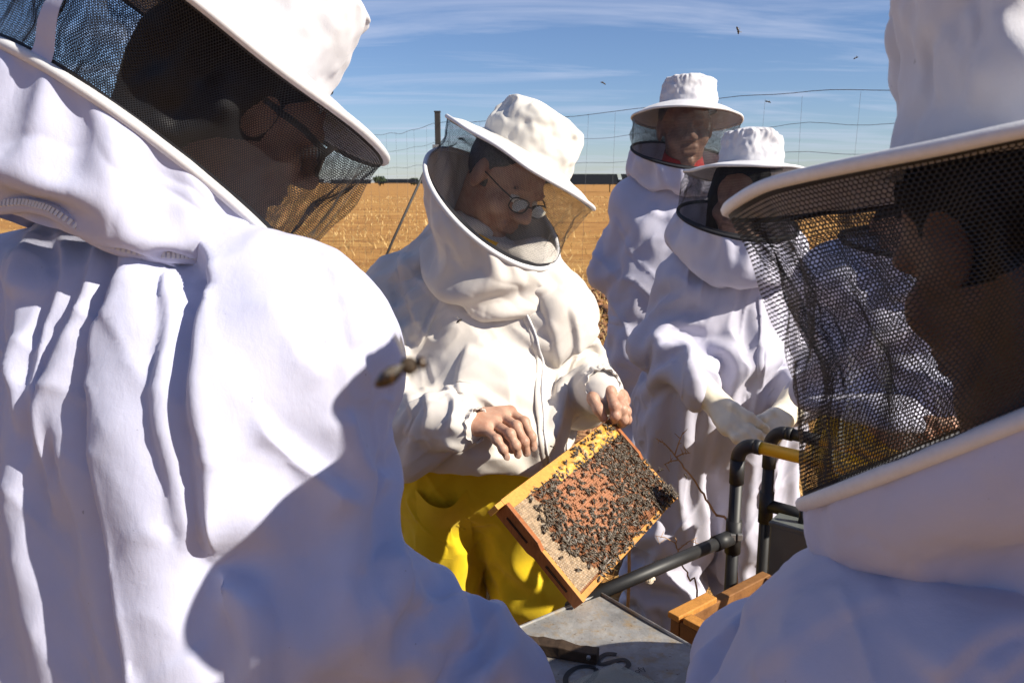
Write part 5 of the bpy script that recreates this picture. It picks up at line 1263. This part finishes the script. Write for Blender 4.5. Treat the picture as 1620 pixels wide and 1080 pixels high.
# ------------------------------------------------------------------ 3. the near person on the right
def person_right():
    J = dict(neck=P(1600, 830, .72), shL=P(1436, 1035, .62), shR=P(1740, 930, .88), elL=P(1290, 1270, .64), hipL=A(.42, .72, .72), hipR=A(.62, .86, .72), belly=A(.45, .9, .9), belly_r=.12)
    J['wrL'] = J['elL'] + A(.02, .22, -.03); J['elR'] = J['shR'] + A(.06, .08, -.26); J['wrR'] = J['elR'] + A(-.12, .2, 0)
    legs_of(J)
    root = empty('person', (J['anL'] + J['anR']) / 2 * A(1, 1, 0))
    tag(root, 'nearest person in white suit, wide-mesh black veil across the right edge of the picture', 'person')
    fwd = D(-.26, -.28, -.92); up = D(-.10, .95, -.28); hc = P(1618, 390, .63)
    hV, hQ, Mx, hl = head_mesh(hc, fwd, up, neck=J['neck'] + A(0, 0, -.04))
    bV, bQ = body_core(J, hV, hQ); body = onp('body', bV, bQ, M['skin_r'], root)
    hair_shell(root, hc, Mx, M['hair'], low=-.1)
    tin = torso_prims(J, .115, .12); ain = arm_prims(J, 'L', .06, .05) + arm_prims(J, 'R'); lin = sum([leg_prims(J, s) for s in 'LR'], [])
    tout = infl(torso_prims(J, .12, .13), .032); aout = infl(arm_prims(J, 'L', .07, .062, .04), .03) + infl(arm_prims(J, 'R'), .03); lout = sum([infl(leg_prims(J, s), .035) for s in 'LR'], [])
    V, Q, F = suit_sim(tin + ain + lin, tout + aout + lout, [(J['sh' + s], J['el' + s], .1) for s in 'LR'] + [(J['el' + s], J['wr' + s], .09) for s in 'LR'], 0.017,
                       [(J['wrL'], .085), (J['wrR'], .085), ((J['shL'] + J['shR']) / 2, .125), (J['anL'], .11), (J['anR'], .11)], k=.08, ex=(.03, .02), exa=(.05, .04), steps=70, seed=31, jit=.005, jscale=7)
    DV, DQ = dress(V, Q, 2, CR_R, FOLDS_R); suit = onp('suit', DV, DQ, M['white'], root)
    boots(root, J, A(-.6, .8, 0))
    h = make_hat(root, P(1600, 255, .575), D(-.10, .985, .06), fwd, .2, .080, .165, 12, .2, M['white_hat'], .006, .013)
    S, r2, (n2, u2, w2) = veil_surface(h, P(1632, 648, .63), D(-.37, .89, -.30), .19, -.012, .021, 9)
    v = make_net(root, S, .195, .215, .0034, .00105, M['net'])
    veil_band(v, S, .0, .035, M['band'], .0005); veil_band(v, S, .965, 1.0, M['band'], .0005); MB().tube(r2, .0062, 10, closed=True).build('ring_tape', M['tape'], v)
    Fh = Field(tin + [cap(hc, J['neck'], .09)], .02)
    make_hood(root, r2, J['neck'] + A(0, 0, -.05), n2 + A(0, 0, .5), h['u'], .12, Fh, M['white'], .14, 17, .0, 80, sub=2, lines=[([(1330, 835), (1400, 775), (1520, 722)], .012, 40, 16, 1), ([(1385, 860), (1450, 800), (1620, 745)], .010, 45, 16, -1), ([(1290, 815), (1330, 800), (1390, 840)], .010, 30, 14, 1)])
    return root

# ------------------------------------------------------------------ 4. the tall man behind
def person_back():
    J = dict(neck=P(1080, 262, 2.97), shR=P(1003, 312, 2.97), shL=P(1150, 318, 2.97), elR=P(966, 412, 3.04), wrR=P(1020, 470, 3.18), elL=P(1190, 420, 3.02), wrL=P(1120, 478, 3.16),
             hipR=P(1020, 540, 3.0), hipL=P(1088, 540, 3.0), belly=P(1060, 440, 2.97), belly_r=.12)
    J['footR'] = A(J['hipR'][0] - .04, J['hipR'][1], 0)
    legs_of(J)
    root = empty('person', (J['anL'] + J['anR']) / 2 * A(1, 1, 0))
    tag(root, 'tall person in white suit standing farthest back, red shirt collar, hands behind back', 'person')
    fwd = D(-.03, -.22, 1); up = D(-.05, 1, .2); hc = P(1083, 203, 2.95)
    hV, hQ, Mx, hl = head_mesh(hc, fwd, up, s=1.16, neck=J['neck'] + A(0, 0, -.04))
    bV, bQ = body_core(J, hV, hQ); onp('body', bV, bQ, M['skin_b'], root)
    hair_shell(root, hc, Mx, M['hair_grey'], s=1.12, inf=.003)
    cn, cu, cw = frame_of(A(0, 0, 1), A(0, -1, 0)); cc = J['neck'] + A(0, 0, .0); V = []
    for t in np.linspace(-2.8, 2.8, 50):
        rd = math.cos(t) * cu + math.sin(t) * cw
        for z, r in ((.05, .068), (.02, .076), (-.03, .09), (-.09, .12)): V.append(cc + rd * r + cn * (z - .035 * math.cos(t)))
    onp('shirt_collar', np.array(V), grid_faces(50, 4), M['red_shirt'], root, sub=1)
    tin = torso_prims(J, .105, .11); ain = arm_prims(J, 'L', .05, .042) + arm_prims(J, 'R', .05, .042); lin = sum([leg_prims(J, s) for s in 'LR'], [])
    tout = infl(torso_prims(J, .108, .115), .022); aout = infl(ain, .022); lout = sum([infl(leg_prims(J, s, .09, .07, .06), .032) for s in 'LR'], [])
    V, Q, F = suit_sim(tin + ain + lin, tout + aout + lout, [(J['sh' + s], J['el' + s], .1) for s in 'LR'] + [(J['el' + s], J['wr' + s], .09) for s in 'LR'], 0.019,
                       [(J['wrL'], .085), (J['wrR'], .085), ((J['shL'] + J['shR']) / 2, .125), (J['anL'], .11), (J['anR'], .11)], ex=(.05, .06), exa=(.12, .06), steps=80, seed=41, jit=.008, jscale=9)
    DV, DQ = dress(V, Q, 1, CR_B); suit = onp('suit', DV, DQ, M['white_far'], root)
    tr = bvh(V, Q); strip_on(tr, [(962, 505), (1000, 512), (1050, 512), (1085, 505)], 30, .03, .004, 'waistband', M['white_far'], suit)
    boots(root, J, A(-.1, -1, 0))
    h = make_hat(root, P(1087, 175, 2.94), D(.07, .97, .05), fwd, .2, .102, .122, 5, 1.0, M['white_hat'], .03, .006)
    S, r2, _ = veil_surface(h, P(1080, 246, 2.93), D(.12, .90, .46), .19, -.004, .008, 4)
    v = make_net(root, S, .195, .15, .0042, .0011, M['net'])
    veil_band(v, S, .955, 1.0, M['band']); MB().tube(r2, .005, 8, closed=True).build('ring_tape', M['band'], v)
    Fh = Field(tin + [cap(hc, J['neck'], .09)], .02)
    make_hood(root, r2, J['neck'] + A(0, 0, -.10), A(0, 0, 1), h['u'], .12, Fh, M['white_far'], .22, 24, .01, 70)
    return root

# ------------------------------------------------------------------ 5. the shorter person with gloves
def glove(parent, w, fore, kn, fg, th, mark=False):
    pr = infl(hand_prims(w, kn, fg, th, .0115, .021, .034), .002) + [cap(fore, w, .047, .037)]
    V, Q = sdf_mesh(pr, .0042, .008, mod=lambda G: fbm(G * 38, 5, 2) * .0016)
    return onp('glove', V, Q, M['glove'], parent)
def person_gloves():
    J = dict(neck=P(1178, 398, 2.42), shR=P(1092, 432, 2.42), shL=P(1255, 440, 2.48), elR=P(1050, 528, 2.40), wrR=P(1100, 606, 2.24), elL=P(1312, 548, 2.42), wrL=P(1262, 634, 2.25),
             hipR=P(1085, 640, 2.46), hipL=P(1190, 640, 2.46), belly=P(1165, 560, 2.44), belly_r=.13)
    J['footR'] = A(J['hipR'][0] - .05, J['hipR'][1], 0); J['footL'] = A(J['hipL'][0] + .04, J['hipL'][1], 0)
    legs_of(J)
    root = empty('person', (J['anL'] + J['anR']) / 2 * A(1, 1, 0))
    tag(root, 'shorter person in white suit with long cream rubber gloves clasped before the waist', 'person')
    fwd = D(-.35, -.45, .6); up = D(.05, .9, .5); hc = P(1168, 312, 2.40)
    hV, hQ, Mx, hl = head_mesh(hc, fwd, up, s=.95, neck=J['neck'] + A(0, 0, -.04))
    bV, bQ = body_core(J, hV, hQ); onp('body', bV, bQ, M['skin_b'], root)
    hair_shell(root, hc, Mx, M['hair'], long=True)
    tin = torso_prims(J, .105, .115); ain = arm_prims(J, 'L', .05, .045) + arm_prims(J, 'R', .05, .045); lin = sum([leg_prims(J, s) for s in 'LR'], [])
    tout = infl(torso_prims(J, .105, .125), .03); aout = infl(ain, .028); lout = sum([infl(leg_prims(J, s, .10, .085, .075), .04) for s in 'LR'], [])
    def pre(V, n):
        b = np.clip((1.15 - V[:, 2]) / .15, 0, 1); s = V[:, 0] + .2 * n[:, 1] * 0 + .015 * noise3(V * 5, 3)
        return V + n * (b * .010 * np.sin(s * 2 * math.pi / .07 + noise3(V * A(2, 2, 5), 8) * 2))[:, None]
    V, Q, F = suit_sim(tin + ain + lin, tout + aout + lout, [(J['sh' + s], J['el' + s], .1) for s in 'LR'] + [(J['el' + s], J['wr' + s], .09) for s in 'LR'], 0.018,
                       [(J['wrL'], .085), (J['wrR'], .085), ((J['shL'] + J['shR']) / 2, .125), (J['anL'], .11), (J['anR'], .11)], ex=(.06, .04), exa=(.12, .06), steps=90, seed=51, jit=.010, jscale=9, pre=pre)
    DV, DQ = dress(V, Q, 2, CR_W); suit = onp('suit', DV, DQ, M['white_far'], root)
    strip_on(bvh(V, Q), [(1203, 470), (1206, 520), (1203, 570), (1206, 630)], 40, .02, .004, 'zipper', M['white_far'], suit)
    Z = P
    wR = Z(1135, 640, 2.19)
    g1 = glove(root, wR, P(1100, 604, 2.235), [Z(1172, 655, 2.13), Z(1168, 664, 2.11), Z(1160, 672, 2.10), Z(1150, 680, 2.10)],
          [[Z(1195, 668, 2.10), Z(1208, 678, 2.09), Z(1214, 686, 2.09)], [Z(1186, 680, 2.07), Z(1198, 688, 2.06), Z(1204, 694, 2.06)], [Z(1178, 688, 2.06), Z(1190, 697, 2.05), Z(1196, 701, 2.05)], [Z(1166, 694, 2.06), Z(1178, 702, 2.05), Z(1184, 705, 2.05)]],
          [Z(1140, 636, 2.18), Z(1162, 645, 2.12), Z(1186, 660, 2.085), Z(1200, 671, 2.08)])
    tg = bvh(np.array([v.co for v in g1.data.vertices]), np.array([list(p.vertices) for p in g1.data.polygons]))
    for k in range(5):
        x, y = 1091 + k * 2.7, 622 + k * 3.2
        strip_on(tg, [(x, y), (x + 3.0, y - 1.2), (x + 5.5, y - 2.4)], 6, .0028, .0012, 'stamp_mark', M['ink'], g1)
    glove(root, P(1245, 650, 2.19), P(1266, 622, 2.24), [Z(1212, 668, 2.13), Z(1214, 676, 2.11), Z(1218, 684, 2.10), Z(1226, 692, 2.10)],
          [[Z(1196, 678, 2.12), Z(1184, 686, 2.11), Z(1178, 690, 2.11)], [Z(1198, 687, 2.09), Z(1186, 694, 2.08), Z(1180, 698, 2.08)], [Z(1202, 695, 2.08), Z(1190, 702, 2.07), Z(1184, 705, 2.07)], [Z(1210, 702, 2.08), Z(1200, 708, 2.07), Z(1194, 710, 2.07)]],
          [Z(1238, 648, 2.18), Z(1220, 655, 2.13), Z(1204, 664, 2.10), Z(1194, 672, 2.095)])
    boots(root, J, A(-.3, -1, 0))
    h = make_hat(root, P(1186, 268, 2.37), D(.05, .97, .10), fwd, .19, .09, .115, 15, 1.0, M['white_hat'], .012, .006)
    S, r2, _ = veil_surface(h, P(1166, 348, 2.36), D(.10, .88, .45), .175, -.006, .010, 4)
    v = make_net(root, S, .18, .15, .0040, .0010, M['net'])
    veil_band(v, S, .94, 1.0, M['band']); MB().tube(r2, .0055, 8, closed=True).build('ring_tape', M['band'], v)
    Fh = Field(tin + [cap(hc, J['neck'], .09)], .02)
    make_hood(root, r2, J['neck'] + A(0, 0, -.09), A(0, 0, 1), h['u'], .11, Fh, M['white_far'], .28, 27, .02, 80)
    return root

# ------------------------------------------------------------------ 6. the person seen only through the right-hand veil
def person_hidden():
    J = dict(neck=P(1426, 397, 1.762), shR=P(1344, 444, 1.762), shL=P(1600, 450, 1.762), elR=P(1344, 624, 1.762), wrR=P(1421, 691, 1.620), elL=P(1645, 624, 1.736), wrL=P(1533, 696, 1.620),
             hipR=P(1404, 696, 1.833), hipL=P(1533, 696, 1.833), belly=P(1465, 612, 1.780), belly_r=.15)
    legs_of(J)
    root = empty('person', (J['anL'] + J['anR']) / 2 * A(1, 1, 0))
    tag(root, 'person in white jacket and yellow trousers seen through the right-hand black veil', 'person')
    fwd = D(-.5, -.6, .5); up = D(-.1, .8, .6); hc = P(1443, 370, 1.736)
    hV, hQ, Mx, hl = head_mesh(hc, fwd, up, neck=J['neck'] + A(0, 0, -.04))
    # bare hands holding each other
    w = J['wrR']; ax = nrm(J['wrL'] - J['wrR'])
    kn = [w + ax * .075 + A(0, -.02, .03 - .02 * i) for i in range(4)]; fg = [[k + ax * .03 + A(0, -.012, -.01), k + ax * .045 + A(0, .005, -.02), k + ax * .04 + A(0, .02, -.025)] for k in kn]
    th = [w + ax * .02 + A(0, 0, .02), w + ax * .05 + A(0, -.02, .04), w + ax * .08 + A(0, -.03, .04), w + ax * .1 + A(0, -.025, .03)]
    V1, Q1 = sdf_mesh(hand_prims(w, kn, fg, th, fore=J['elR'] * .3 + w * .7), .003, .006)
    w = J['wrL']; ax = -ax
    kn = [w + ax * .075 + A(0, -.02, .03 - .02 * i) for i in range(4)]; fg = [[k + ax * .03 + A(0, -.012, -.01), k + ax * .045 + A(0, .005, -.02), k + ax * .04 + A(0, .02, -.025)] for k in kn]
    th = [w + ax * .02 + A(0, 0, .02), w + ax * .05 + A(0, -.02, .04), w + ax * .08 + A(0, -.03, .04), w + ax * .1 + A(0, -.025, .03)]
    V2, Q2 = sdf_mesh(hand_prims(w, kn, fg, th, fore=J['elL'] * .3 + w * .7), .003, .006)
    bV, bQ = body_core(J, hV, hQ, [(V1, Q1), (V2, Q2)]); onp('body', bV, bQ, M['skin'], root)
    hair_shell(root, hc, Mx, M['hair'], inf=.002)
    hem = P(1465, 668, 1.673)[2]
    tin = torso_prims(J, .115, .12); ain = arm_prims(J, 'L') + arm_prims(J, 'R')
    V, Q, F = suit_sim(tin + ain, infl(tin, .036) + infl(ain, .03), [(J['sh' + s], J['el' + s], .1) for s in 'LR'] + [(J['el' + s], J['wr' + s], .09) for s in 'LR'], 0.019,
                       [(J['wrL'], .085), (J['wrR'], .085), ((J['shL'] + J['shR']) / 2, .125)], cut=lambda G: hem - G[..., 2], pinz=lambda V: V[:, 2] - hem, ex=(.10, .12), exa=(.20, .1), steps=80, seed=61, jit=.014, jscale=9)
    onp('jacket', V, Q, M['white_far'], root, sub=1)
    lin = sum([leg_prims(J, s) for s in 'LR'], []) + [cap(J['hipL'], J['hipR'], .12)]
    V, Q, F = suit_sim(lin, infl(lin, .03), [(J['hip' + s], J['an' + s], .11) for s in 'LR'], 0.022, [(J['an' + s], .10) for s in 'LR'], cut=lambda G: G[..., 2] - hem - .04, pinz=lambda V: hem + .03 - V[:, 2], steps=50, seed=63)
    onp('trousers', V, Q, M['yellow'], root, sub=1)
    boots(root, J, A(-.4, -1, 0))
    h = make_hat(root, P(1456, 308, 1.736), D(-.05, .95, .12), fwd, .165, .085, .07, 25, .6, M['white_hat'], .012, .006)
    S, r2, _ = veil_surface(h, P(1445, 383, 1.736), D(.0, .93, .35), .15, -.004, .008, 4)
    v = make_net(root, S, .16, .11, .0046, .0007, M['net']); MB().tube(r2, .005, 8, closed=True).build('ring_tape', M['band'], v)
    Fh = Field(tin, .02)
    make_hood(root, r2, J['neck'] + A(0, 0, -.1), A(0, 0, 1), h['u'], .11, Fh, M['white_far'], .2, 29, .015, 50)
    return root

# ------------------------------------------------------------------ 7. an unseen person added outside the right edge to shade the near shoulder
def added_shade_person(src):
    r = src.copy(); COL.objects.link(r); tag(r, 'unseen person in white suit, added outside the right edge to shade the nearest shoulder', 'person')
    r.location = (.83, .31, 0); r.rotation_euler = (0, 0, R(-122))
    def kids(o, n):
        for ch in list(o.children):
            c = ch.copy(); COL.objects.link(c); c.parent = n; c.matrix_parent_inverse = ch.matrix_parent_inverse.copy(); kids(ch, c)
    kids(src, r)
# ------------------------------------------------------------------ run
def run(f, *a):
    _t = time.time(); r = f(*a); print('TIME', f.__name__, round(time.time() - _t, 1)); return r
run(setting); FR = run(comb_frame); run(hive); run(rack)
for _f in (person_centre, person_left, person_right, person_gloves, person_hidden): run(_f)
run(added_shade_person, run(person_back))
run(bees, FR)
